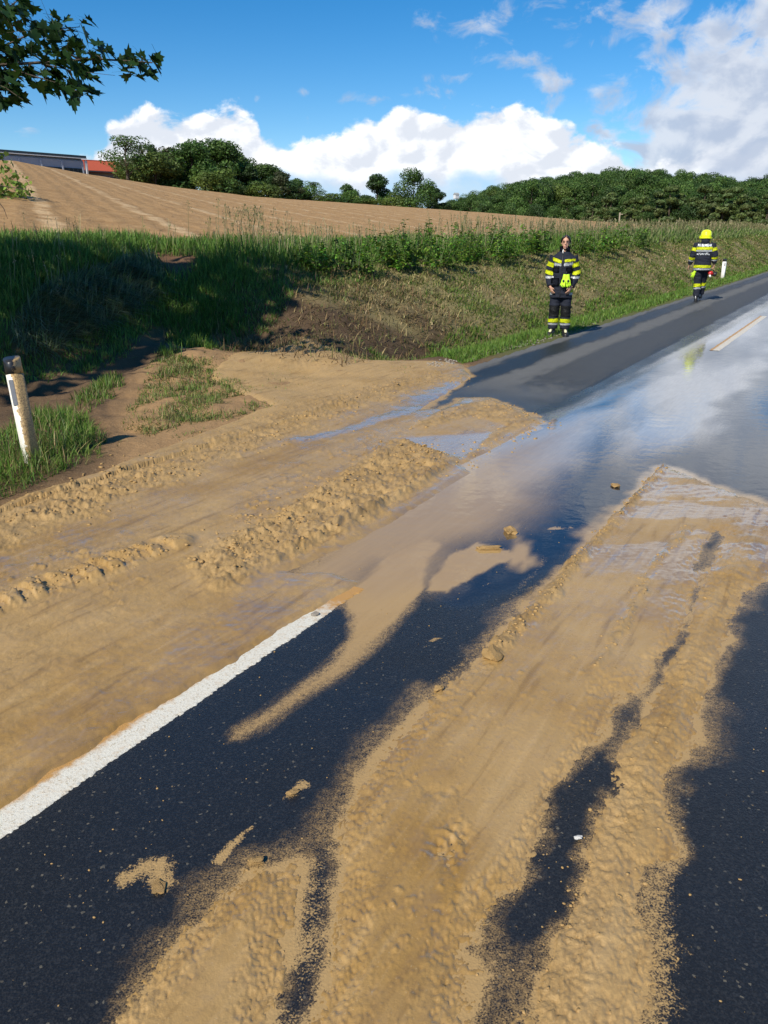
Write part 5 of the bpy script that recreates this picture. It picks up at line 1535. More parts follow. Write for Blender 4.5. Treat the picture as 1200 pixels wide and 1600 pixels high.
# ------------------------------------------------------------------ stones and clods lying on the road
M['stone'] = simple_mat('pale_stone', (.62, .60, .56), .7, .3, 0, .25, 60, .5)
M['pebble'] = simple_mat('grey_stone', (.24, .21, .175), .8, .3, 0, .3, 60, .5)
M['clod'] = simple_mat('mud_clod', (.35, .22, .085), .6, .35, 0, .22, 40, .6, .006)
def lump_mesh(name, seed, mat, flat=.7, rough=.30):
    rg = random.Random(seed)
    bm = bmesh.new()
    bmesh.ops.create_icosphere(bm, subdivisions=2, radius=1)
    o_ = [rg.uniform(0, 9) for _ in range(3)]
    from mathutils import noise as mn
    for v in bm.verts:
        n = mn.noise(v.co * 1.4 + Vector(o_)) * rough * 1.5 + mn.noise(v.co * 3.6 + Vector(o_)) * rough * .8
        v.co *= 1 + n
        v.co.z = v.co.z * flat
    me = bpy.data.meshes.new(name); bm.to_mesh(me); bm.free(); me.materials.append(mat)
    return me
def loose_lumps():
    clod = [lump_mesh('mud_clod', 400 + i, M['clod'], .6, .38) for i in range(4)]
    st = lump_mesh('stone', 420, M['pebble'], .6); wp = lump_mesh('white_pebble', 421, M['stone'], .45, .5)
    def put(name, me, px, py, sx, sy, sz, rz, lab, cat, grp=None):
        x, y = on_road(px, py)
        o = link(bpy.data.objects.new(name, me)); o.location = (x, y, sz * .3 + .004); o.scale = (sx, sy, sz); o.rotation_euler = (0, 0, rz)
        tag(o, lab, cat, grp)
    put('stone', st, 492, 962, .022, .016, .016, .4, 'small grey-brown stone lying on the white line near its far end', 'stone')
    put('white_pebble', wp, 903, 1311, .013, .009, .010, .3, 'white crumb lying on the dark asphalt between the two mud strips', 'pebble')
    g = 'mud clods lying on the road'
    put('mud_clod', clod[0], 770, 1028, .040, .052, .045, .2, 'upright flake of mud at the near end of the long mud ridge', 'mud clod', g)
    put('mud_clod', clod[1], 764, 858, .075, .022, .022, .05, 'long curved clod beside the dark slit in the silty water', 'mud clod', g)
    put('mud_clod', clod[2], 797, 832, .034, .050, .038, .3, 'tall clod upstream of the long curved one, in the shallow water', 'mud clod', g)
    put('mud_clod', clod[3], 686, 1078, .020, .018, .018, .3, 'small round clod on the left edge of the big mud sheet', 'mud clod', g)
    put('mud_clod', clod[0], 458, 1240, .022, .012, .010, .5, 'flat clod alone on the dark asphalt in the middle of the lane', 'mud clod', g)
    put('mud_clod', clod[1], 400, 1348, .024, .014, .016, .2, 'clod at the tip of the lower left mud lobe', 'mud clod', g)
    put('mud_clod', clod[2], 248, 1388, .018, .026, .006, .3, 'flat smeared clod left of the lower mud lobe', 'mud clod', g)
    put('mud_clod', clod[3], 962, 760, .030, .040, .020, .3, 'wet clod on the shiny far end of the mud sheet', 'mud clod', g)
    # crumbs: too many and too small to pick apart
    rg = np.random.default_rng(3)
    tmpl = []
    for i in range(5):
        b = bmesh.new(); bmesh.ops.create_icosphere(b, subdivisions=1, radius=1)
        for v in b.verts: v.co *= rg.uniform(.7, 1.25); v.co.z *= .7
        b.verts.ensure_lookup_table()
        tmpl.append((np.array([tuple(v.co) for v in b.verts]), np.array([[v.index for v in f.verts] for f in b.faces]))); b.free()
    def crumbs(name, X, Y, size, mat, lab, cat, sink=.42):
        Z = terrain(X, Y) + np.maximum(fields(X, Y)['h'], 0)
        VV = []; FF = []; base = 0
        for i in range(len(X)):
            tv, tf = tmpl[i % 5]; a = rg.uniform(0, 6.28); sz = size[i]
            q = tv * np.array([rg.uniform(.7, 1.5), rg.uniform(.6, 1.1), rg.uniform(.6, 1.0)]) * sz
            q = np.stack([q[:, 0] * math.cos(a) - q[:, 1] * math.sin(a), q[:, 0] * math.sin(a) + q[:, 1] * math.cos(a), q[:, 2]], 1)
            VV.append(q + [X[i], Y[i], Z[i] + sz * (.5 - sink)]); FF.append(tf + base); base += len(tv)
        o = np_obj(name, np.concatenate(VV), np.concatenate(FF), mat, smooth=False); tag(o, lab, cat, kind='stuff')
    # along the berm, the rough box and the ridges
    XS = []; YS = []; SS = []
    def along(px, n, w, s0, s1):
        p = np.array(P(*px)); seg = rg.integers(0, len(p) - 1, n); t = rg.uniform(0, 1, n)[:, None]
        q = p[seg] * (1 - t) + p[seg + 1] * t + rg.normal(0, w, (n, 2))
        XS.append(q[:, 0]); YS.append(q[:, 1]); SS.append(s0 + (s1 - s0) * rg.uniform(0, 1, n) ** 3)
    along([(0, 830), (170, 765), (320, 715), (470, 655), (620, 608), (700, 590)], 1300, .20, .003, .017)
    along([(350, 870), (470, 800), (640, 705), (690, 725)], 1300, .18, .003, .016)
    along([(640, 672), (770, 632), (835, 660), (740, 712)], 400, .12, .004, .018)
    along([(0, 940), (120, 905), (190, 878), (260, 850)], 400, .07, .004, .016)
    along([(1034, 730), (960, 812), (905, 875), (850, 940), (772, 1018)], 420, .025, .003, .013)
    along([(1072, 824), (1010, 905), (938, 1048)], 220, .022, .003, .010)
    along([(1160, 870), (1060, 1070), (985, 1230), (920, 1420), (830, 1600)], 260, .05, .002, .008)
    crumbs('mud_crumbs', np.concatenate(XS), np.concatenate(YS), np.concatenate(SS), M['clod'], 'loose crumbs of tan mud on the ridges and berms', 'mud')
    # gravel along the asphalt corner, grit on the asphalt
    q = np.array(P((700, 578), (760, 556), (840, 538), (940, 505))); seg = rg.integers(0, 3, 420); t = rg.uniform(0, 1, 420)[:, None]
    g_ = q[seg] * (1 - t) + q[seg + 1] * t + rg.normal(0, .09, (420, 2)) + np.array([-.16, .14])
    crumbs('gravel', g_[:, 0], g_[:, 1], rg.uniform(.008, .028, 420), M['pebble'], 'grey gravel along the asphalt edge by the grass', 'gravel')
    X = rg.uniform(-1, 2.2, 900); Y = 1.2 + 3.2 * rg.uniform(0, 1, 900) ** 1.4
    k = fields(X, Y)['h'] < -.002
    crumbs('grit', X[k], Y[k], .0012 + .004 * rg.uniform(0, 1, k.sum()) ** 4, M['clod'], 'grains of grit scattered on the wet asphalt', 'grit')
loose_lumps()
# ------------------------------------------------------------------ people
M['cloth'] = simple_mat('navy_fabric', (.014, .017, .028), .85, .25, 0, .35, 30, .5, .006)
M['cloth_knee'] = simple_mat('black_knee_patch', (.020, .021, .022), .6, .3, 0, .2, 40, .3)
M['neon'] = simple_mat('fluorescent_yellow', (.80, .86, .02), .55, .3, 0, .05, 30, .2)
M['neon_green'] = simple_mat('fluorescent_glove', (.50, .82, .03), .6, .3, 0, .08, 40, .3)
M['silver'] = simple_mat('reflective_silver', (.66, .68, .70), .35, .5, .2, .06, 40, .2)
M['skin'] = simple_mat('skin', (.50, .275, .185), .5, .35, 0, .06, 12, .1)
M['hair'] = simple_mat('black_hair', (.012, .009, .008), .38, .5, 0, .3, 60, .5, .004)
M['boot'] = simple_mat('black_leather', (.014, .013, .013), .4, .5, 0, .2, 30, .3)
M['lip'] = simple_mat('lips', (.42, .14, .12), .4, .4, 0, .05, 30, 0)
M['eye'] = simple_mat('dark_eye', (.03, .02, .018), .25, .5, 0, .05, 30, 0)
M['helmet'] = simple_mat('helmet_yellow', (.78, .88, .02), .3, .5, 0, .03, 10, .05)
M['red'] = simple_mat('red_plastic', (.42, .012, .015), .35, .5, 0, .1, 20)
M['white'] = simple_mat('white_cloth', (.75, .74, .72), .7, .3, 0, .05, 20)

def ring_loft(bm, rings, n=16):
    """rings: (centre, half axis a, half axis b) -> closed skin through ellipses"""
    vr = []
    for c, a, b in rings:
        c = Vector(c); a = Vector(a); b = Vector(b)
        vr.append([bm.verts.new(c + a * math.cos(2 * math.pi * k / n) + b * math.sin(2 * math.pi * k / n)) for k in range(n)])
    for r0, r1 in zip(vr, vr[1:]):
        for k in range(n):
            bm.faces.new((r0[k], r0[(k + 1) % n], r1[(k + 1) % n], r1[k]))
    bm.faces.new(vr[0][::-1]); bm.faces.new(vr[-1])
def vloft(bm, rows, n=18):
    """rows: (x, y, z, half width, half depth), level rings"""
    ring_loft(bm, [((x, y, z), (w, 0, 0), (0, d, 0)) for x, y, z, w, d in rows], n)
def limb(bm, pts, n=12):
    """pts: (x, y, z, radius[, flat]) along a limb; rings square to the limb"""
    P_ = [Vector(p[:3]) for p in pts]
    rings = []
    for i, p in enumerate(pts):
        t = (P_[min(i + 1, len(P_) - 1)] - P_[max(i - 1, 0)]).normalized()
        a = Vector((1, 0, 0)); a = (a - t * a.dot(t))
        if a.length < .2: a = Vector((0, 1, 0)) - t * t.y
        a.normalize(); b = t.cross(a)
        fl = p[4] if len(p) > 4 else 1.0
        rings.append((P_[i], a * p[3], b * p[3] * fl))
    ring_loft(bm, rings, n)
def fuse(bm, voxel, smooth=3, wr=0.0, wfreq=14, seed=0):
    """melt overlapping lofts into one continuous skin"""
    me = bpy.data.meshes.new('tmp'); bmesh.ops.recalc_face_normals(bm, faces=bm.faces[:]); bm.to_mesh(me); bm.free()
    o = bpy.data.objects.new('tmp', me); COL.objects.link(o)
    m = o.modifiers.new('r', 'REMESH'); m.mode = 'VOXEL'; m.voxel_size = voxel
    s = o.modifiers.new('s', 'SMOOTH'); s.iterations = smooth; s.factor = .5
    dg = bpy.context.evaluated_depsgraph_get(); dg.update()
    out = bpy.data.meshes.new_from_object(o.evaluated_get(dg))
    bpy.data.objects.remove(o); bpy.data.meshes.remove(me)
    if wr:
        from mathutils import noise as mn
        off = Vector((seed * 3.1, seed * 1.7, 0))
        nv = [v.normal.copy() for v in out.vertices]
        for v, nn in zip(out.vertices, nv):
            q = v.co * wfreq + off; q.z *= 2.1; q.x += v.co.z * 4
            v.co += nn * wr * (mn.noise(q) + .6 * mn.noise(q * 2.2))
    for p in out.polygons: p.use_smooth = True
    return out
def put_mesh(name, me, mat, parent):
    me.name = name; me.materials.clear(); me.materials.append(mat)
    return link(bpy.data.objects.new(name, me), parent)
def stripe(src, name, test, mat, parent, off=.004):
    """a strip sewn on a garment: the garment's own surface where test() holds, a little proud and with its own thickness"""
    vs = [v.co for v in src.vertices]; ns = [v.normal for v in src.vertices]
    keep = [p for p in src.polygons if test(p.center)]
    if not keep: return None
    ids = sorted({i for p in keep for i in p.vertices}); mp = {i: k for k, i in enumerate(ids)}
    bm = bmesh.new()
    bv = [bm.verts.new(vs[i] + ns[i] * off) for i in ids]
    for p in keep: bm.faces.new([bv[mp[i]] for i in p.vertices])
    for _ in range(2):
        bm.verts.ensure_lookup_table()
        for v in [v for v in bm.verts if v.is_boundary]:
            e = [e.other_vert(v).co for e in v.link_edges if e.is_boundary]
            if len(e) == 2: v.co = v.co * .5 + (e[0] + e[1]) * .25
    bmesh.ops.solidify(bm, geom=bm.faces[:], thickness=.003)
    return bm_obj(name, bm, mat, parent, True)
def seg_t(a, b):
    a = Vector(a); b = Vector(b); d = b - a; L2 = d.length_squared
    return lambda p: ((p - a).dot(d) / L2, (p - (a + d * max(-.2, min(1.2, (p - a).dot(d) / L2)))).length)
def hand(bm, wrist, direction, side, palm_n, size=.17, curl=.5):
    """palm, four unequal bent fingers and a thumb; direction = towards the fingertips, side = towards the thumb"""
    d = Vector(direction).normalized(); s = Vector(side); s = (s - d * s.dot(d)).normalized(); nn = Vector(palm_n); nn = d.cross(s) if nn.length < .1 else (nn - d * nn.dot(d) - s * nn.dot(s)).normalized()
    w = Vector(wrist); k = size / .18
    ring_loft(bm, [(w - d * .03 * k, s * .026 * k, nn * .020 * k), (w + d * .015 * k, s * .031 * k, nn * .018 * k), (w + d * .05 * k, s * .040 * k, nn * .016 * k), (w + d * .088 * k, s * .038 * k, nn * .013 * k)], 12)
    for i, (o, L) in enumerate(((.029, .068), (.010, .078), (-.010, .072), (-.029, .056))):
        p0 = w + d * .075 * k + s * o * k; p = p0; a = .12
        pts = [(*p, .0095 * k)]
        for j, f in enumerate((.45, .32, .23)):
            a += curl * (.5 + .2 * j)
            dd = d * math.cos(a) + nn * math.sin(a) + s * (.10 * (1.5 - i))
            p = p + dd.normalized() * L * f * k; pts.append((*p, (.0088, .0080, .0065)[j] * k))
        limb(bm, pts, 8)
    p = w + d * .022 * k + s * .026 * k
    q = p + (d * .6 + s * .75 + nn * .25).normalized() * .038 * k; e = q + (d * .9 + s * .25 + nn * .3).normalized() * .032 * k
    limb(bm, [(*p, .013 * k), (*q, .011 * k), (*e, .0075 * k)], 8)
def head_shape(bm, c, k=1.0, tilt=0.0):
    """c: centre of the head, face towards -Y; 0.23 m tall at k = 1"""
    x, y, z = c
    R_ = [(-.115, .030, .034, -.030), (-.100, .044, .050, -.022), (-.075, .056, .068, -.010), (-.045, .064, .080, .0), (-.010, .069, .090, .006), (.025, .073, .096, .010), (.060, .071, .094, .012), (.090, .058, .078, .014), (.110, .036, .048, .014), (.119, .012, .016, .014)]
    vloft(bm, [(x, y + dy * k, z + dz * k, w * k, d * k) for dz, w, d, dy in R_], 18)
    limb(bm, [(x, y - .088 * k, z + .018 * k, .008 * k), (x, y - .103 * k, z - .012 * k, .013 * k), (x, y - .108 * k, z - .026 * k, .015 * k), (x, y - .088 * k, z - .036 * k, .012 * k)], 8)     # nose
    limb(bm, [(x - .045 * k, y - .078 * k, z + .028 * k, .010 * k), (x, y - .091 * k, z + .027 * k, .010 * k), (x + .045 * k, y - .078 * k, z + .028 * k, .010 * k)], 8)                       # brow
    limb(bm, [(x - .02 * k, y - .086 * k, z - .064 * k, .010 * k), (x + .02 * k, y - .086 * k, z - .064 * k, .010 * k)], 8)
    limb(bm, [(x - .01 * k, y - .070 * k, z - .098 * k, .020 * k), (x + .01 * k, y - .070 * k, z - .098 * k, .020 * k)], 8)                                                                # chin
    for sg in (-1, 1):
        limb(bm, [(x + sg * .070 * k, y + .012 * k, z + .022 * k, .014 * k, .5), (x + sg * .077 * k, y + .016 * k, z - .002 * k, .016 * k, .5), (x + sg * .070 * k, y + .008 * k, z - .030 * k, .010 * k, .5)], 8)
def ell(bm, c, a, b, d, n=10):
    m = Matrix.Translation(c) @ Matrix.Diagonal((a, b, d, 1))
    bmesh.ops.create_uvsphere(bm, u_segments=n, v_segments=max(6, n // 2 + 1), radius=1, matrix=m)
def boots(r, feet, parent, k=1.0):
    for (x, y, z, a) in feet:
        bm = bmesh.new()
        fx, fy = math.sin(a), -math.cos(a)          # toe direction
        sx, sy = -fy, fx
        def row(t, zz, w, h):
            return ((x + fx * t, y + fy * t, z + zz), (sx * w, sy * w, 0), (0, 0, h))
        ring_loft(bm, [row(-.075, .050, .030, .040), row(-.06, .058, .044, .055), row(0, .062, .046, .060), row(.07, .052, .049, .050), row(.13, .040, .050, .038), row(.175, .032, .040, .030), row(.195, .028, .018, .016)], 14)
        limb(bm, [(x, y, z + .04, .050), (x - fx * .01, y - fy * .01, z + .14, .052), (x - fx * .01, y - fy * .01, z + .27, .058)], 14)
        me = fuse(bm, .009, 2)
        b = put_mesh('boot', me, M['boot'], parent)
        bs = bmesh.new()
        ring_loft(bs, [((x + fx * t, y + fy * t, z + .012), (sx * w, sy * w, 0), (0, 0, .014)) for t, w in ((-.088, .02), (-.07, .046), (0, .048), (.08, .054), (.14, .054), (.185, .042), (.205, .015))], 10)
        bm_obj('sole', bs, M['black'], b, True)
        yield b, (x, y, z, fx, fy, sx, sy)

def woman():
    fx, fy = on_road(872, 524)
    rz = math.atan2(fx, fy) * -1.0 - .05
    r = empty('person', (fx, fy, 0), rz)
    tag(r, 'dark-haired person in navy fire jacket with yellow bands standing at the road edge, bare-headed', 'person')
    # ---- body
    bm = bmesh.new()
    head_shape(bm, (.015, -.015, 1.588), .95)
    vloft(bm, [(.01, .012, 1.50, .050, .052), (.006, .015, 1.44, .052, .056), (.0, .015, 1.40, .09, .065), (0, .012, 1.35, .165, .085), (0, .01, 1.26, .16, .105), (0, .005, 1.10, .135, .10), (0, .01, .98, .155, .11), (0, .015, .88, .165, .115), (0, .015, .80, .13, .10)])
    LA = [(-.160, .01, 1.345), (-.232, .03, 1.085), (-.190, -.135, .845)]; RA = [(.160, .01, 1.345), (.238, .03, 1.085), (.165, -.140, .845)]
    for A in (LA, RA):
        limb(bm, [(*A[0], .052), ((A[0][0] + A[1][0]) / 2, .015, (A[0][2] + A[1][2]) / 2, .046), (*A[1], .040), ((A[1][0] + A[2][0]) / 2, (A[1][1] + A[2][1]) / 2, (A[1][2] + A[2][2]) / 2, .038), (*A[2], .026)], 10)
    for sx in (-1, 1):
        limb(bm, [(sx * .085, .015, .86, .085), (sx * .095, .01, .66, .078), (sx * .100, -.01, .47, .056), (sx * .102, .01, .30, .052), (sx * .105, .02, .10, .036), (sx * .105, -.03, .06, .030)], 12)
    hand(bm, LA[2], (.42, -.20, -.90), (.5, -.8, .3), (.3, .3, 0), .175, .30)
    hand(bm, RA[2], (-.42, -.20, -.90), (-.55, -.8, .2), (-.3, .3, 0), .175, .30)
    put_mesh('body', fuse(bm, .0072, 2), M['skin'], r)
    # ---- face
    fb = bmesh.new()
    for sg in (-1, 1): ell(fb, (.015 + sg * .030, -.094, 1.590), .014, .006, .006)
    bm_obj('eyes', fb, M['eye'], r, True)
    fb = bmesh.new()
    for sg in (-1, 1): limb(fb, [(.015 + sg * .014, -.104, 1.612, .0045), (.015 + sg * .032, -.103, 1.617, .0050), (.015 + sg * .050, -.088, 1.610, .0035)], 6)
    bm_obj('eyebrows', fb, M['hair'], r, True)
    fb = bmesh.new(); ell(fb, (.015, -.1035, 1.522), .022, .006, .007); bm_obj('lips', fb, M['lip'], r, True)
    # ---- hair: parted cap, drawn back into a knot
    hb = bmesh.new()
    ell(hb, (.015, .012, 1.618), .080, .098, .092, 18)
    ell(hb, (.015, .105, 1.62), .042, .040, .042, 12)
    for sg in (-1, 1): limb(hb, [(.015 + sg * .012, -.075, 1.690, .016), (.015 + sg * .050, -.068, 1.660, .018), (.015 + sg * .074, -.038, 1.62, .017), (.015 + sg * .076, .005, 1.59, .014), (.015 + sg * .066, .04, 1.565, .013)], 8)
    me = fuse(hb, .007, 2)
    # leave the face free
    b2 = bmesh.new(); b2.from_mesh(me)
    dele = [f for f in b2.faces if f.calc_center_median().y < -.045 and f.calc_center_median().z < 1.640 - .5 * abs(f.calc_center_median().x - .015) and abs(f.calc_center_median().x - .015) < .058]
    bmesh.ops.delete(b2, geom=dele, context='FACES'); b2.to_mesh(me); b2.free()
    put_mesh('hair', me, M['hair'], r)
    # ---- jacket: loose, wide sleeves, standing collar
    jb = bmesh.new()
    vloft(jb, [(0, .015, .665, .200, .160), (0, .012, .72, .198, .160), (0, .01, .85, .188, .158), (0, .005, 1.0, .182, .156), (0, .0, 1.15, .188, .156), (0, .0, 1.28, .198, .142), (0, .008, 1.355, .190, .112), (0, .012, 1.405, .135, .095), (.004, .012, 1.44, .085, .085)], 24)
    def sleeve(A):
        a, b, c = map(Vector, A)
        m1 = a.lerp(b, .5); m2 = b.lerp(c, .55)
        limb(jb, [(a.x * .75, a.y, a.z - .012, .088), (*a, .088), (*m1, .082), (*b, .078), (*m2, .070), (*(c + (b - c) * .06), .054)], 16)
    sleeve(LA); sleeve(RA)
    jm = fuse(jb, .0095, 2, .010, 9, 1)
    jk = put_mesh('jacket', jm, M['cloth'], r)
    cb = bmesh.new()
    rows = [((.006, .010, z), (w, 0, 0), (0, d, -.02)) for z, w, d in ((1.425, .098, .092), (1.47, .090, .088), (1.515, .094, .092))]
    vr = []
    for c, a, b in rows:
        vr.append([cb.verts.new(Vector(c) + Vector(a) * math.cos(t) + Vector(b) * math.sin(t)) for t in [math.radians(-72 + 324 * k / 20) for k in range(21)]])
    for r0, r1 in zip(vr, vr[1:]):
        for k in range(20): cb.faces.new((r0[k], r0[k + 1], r1[k + 1], r1[k]))
    bmesh.ops.solidify(cb, geom=cb.faces[:], thickness=.014)
    bm_obj('collar', cb, M['cloth'], jk, True)
    front = lambda p: p.y < -.02
    def chest(p, lo, hi, x0, x1, sl): return front(p) and x0 < p.x < x1 and lo < p.z - sl * (abs(p.x) - .09) < hi and abs(p.x) < .215 and p.y < -.03
    stripe(jm, 'yellow_band', lambda p: chest(p, 1.255, 1.315, -.185, -.022, .32), M['neon'], jk)
    stripe(jm, 'yellow_band', lambda p: chest(p, 1.268, 1.315, .025, .205, .12), M['neon'], jk)
    stripe(jm, 'silver_band', lambda p: chest(p, 1.200, 1.252, -.150, -.022, .10), M['silver'], jk)
    stripe(jm, 'silver_band', lambda p: chest(p, 1.205, 1.262, .015, .170, .16), M['silver'], jk)
    for A in (LA, RA):
        up = seg_t(A[0], A[1]); lo = seg_t(A[1], A[2]); sg = 1 if A[0][0] > 0 else -1
        onarm = lambda p, f=up, s=sg: p.x * s > .155 and f(p)[1] < .12
        stripe(jm, 'yellow_band', lambda p, f=up, o=onarm: o(p) and .33 < f(p)[0] < .62, M['neon'], jk)
        stripe(jm, 'yellow_band', lambda p, f=up, o=onarm, s=sg: p.x * s > .15 and f(p)[1] < .12 and .84 < f(p)[0] < 1.10 and p.z > 1.03, M['neon'], jk)
        stripe(jm, 'silver_band', lambda p, l=lo, s=sg: p.x * s > .145 and .985 < p.z < 1.028 and l(p)[1] < .12, M['silver'], jk)
    stripe(jm, 'yellow_band', lambda p: .755 < p.z < .815 and abs(p.x) < .23 and (p.y > -.08 or abs(p.x) > .14) and not (p.y < -.17), M['neon'], jk)
    stripe(jm, 'silver_band', lambda p: .705 < p.z < .752 and (p.y > -.08 or abs(p.x) > .14), M['silver'], jk)
    zb = bmesh.new()
    bv = BVHTree.FromPolygons([v.co.copy() for v in jm.vertices], [tuple(p.vertices) for p in jm.polygons])
    pts = []
    for i in range(16):
        z = .68 + (1.42 - .68) * i / 15
        h = bv.ray_cast(Vector((-.012, -1, z)), Vector((0, 1, 0)))[0]
        if h: pts.append((h.x, h.y - .002, h.z, .007))
    limb(zb, pts, 6); bm_obj('zip', zb, M['boot'], jk, True)
    for sg in (-1, 1):       # chest and hip pockets
        for z0, hw, hh in ((1.135, .055, .045), (.93, .07, .07)):
            pb = bmesh.new()
            g = []
            for iz in range(4):
                row = []
                for ix in range(4):
                    xx = sg * .115 - hw + 2 * hw * ix / 3; zz = z0 - hh + 2 * hh * iz / 3
                    h = bv.ray_cast(Vector((xx, -1, zz)), Vector((0, 1, 0)))[0]
                    row.append(pb.verts.new((xx, (h.y if h else -.15) - .010, zz)))
                g.append(row)
            for iz in range(3):
                for ix in range(3): pb.faces.new((g[iz][ix], g[iz][ix + 1], g[iz + 1][ix + 1], g[iz + 1][ix]))
            bmesh.ops.solidify(pb, geom=pb.faces[:], thickness=.012)
            bm_obj('pocket', pb, M['cloth'], jk, True)
    nb = bmesh.new(); limb(nb, [(-.018, -.066, 1.475, .008, .5), (-.020, -.084, 1.44, .008, .5), (-.016, -.098, 1.41, .005, .5)], 8); bm_obj('shirt', nb, M['white'], r, True)
    # ---- trousers
    tb = bmesh.new()
    vloft(tb, [(0, .01, .92, .160, .12), (0, .012, .80, .175, .130), (0, .015, .72, .175, .130)], 20)
    for sx in (-1, 1):
        limb(tb, [(sx * .086, .015, .80, .104), (sx * .094, .012, .64, .098), (sx * .100, -.005, .48, .091), (sx * .104, .0, .34, .088), (sx * .106, .005, .22, .088), (sx * .106, .005, .115, .086)], 18)
    tm = fuse(tb, .0095, 2, .010, 10, 2)
    tr = put_mesh('trousers', tm, M['cloth'], r)
    for sx in (-1, 1):
        on = lambda p, s=sx: p.x * s > .004
        stripe(tm, 'yellow_band', lambda p, s=sx, o=on: o(p) and .228 < p.z - (.10 * max(0, .10 - abs(p.x)) if s < 0 else 0) < .302, M['neon'], tr)
        stripe(tm, 'silver_band', lambda p, o=on: o(p) and .185 < p.z < .226, M['silver'], tr)
        stripe(tm, 'knee_patch', lambda p, o=on: o(p) and .34 < p.z < .53 and p.y < -.045, M['cloth_knee'], tr)
    # ---- boots with pale toe patches
    for b, (x, y, z, fx_, fy_, sx_, sy_) in boots(r, [(-.112, -.01, 0, -.25), (.112, -.03, 0, .20)], r):
        ib = bmesh.new(); limb(ib, [(x + fx_ * .045, y + fy_ * .045, z + .105, .020), (x + fx_ * .10, y + fy_ * .10, z + .088, .026), (x + fx_ * .14, y + fy_ * .14, z + .070, .020)], 8)
        bm_obj('toe_patch', ib, simple_or('cream', (.66, .62, .38)), b, True)
    # ---- pair of gloves clipped to the front of the jacket: a thing of its own
    g = empty('work_gloves', (fx, fy, 0), rz)
    tag(g, 'pair of fluorescent green gloves clipped to the front of the standing person\'s jacket', 'gloves')
    for sg in (-1, 1):
        gb = bmesh.new()
        hand(gb, (.075 + sg * .030, -.212, 1.005), (-.18 * -sg * .9, -.10, -1), (-sg, -.2, -.1), (0, 0, 0), .19, .12)
        limb(gb, [(.075 + sg * .018, -.205, 1.065, .034, .6), (.075 + sg * .028, -.21, 1.0, .036, .6)], 10)
        me = fuse(gb, .006, 1)
        gg = put_mesh('glove', me, M['neon_green'], g)
        pb = bmesh.new(); ell(pb, (.075 + sg * .040, -.235, .955), .020, .007, .026); bm_obj('palm_patch', pb, M['black'], gg, True)
    cl = bmesh.new(); limb(cl, [(.075, -.185, 1.12, .006), (.075, -.205, 1.07, .007)], 6); bm_obj('clip', cl, M['black'], g, True)
def simple_or(name, col):
    if name not in M: M[name] = simple_mat(name, col, .5, .3, 0, .1, 30)
    return M[name]

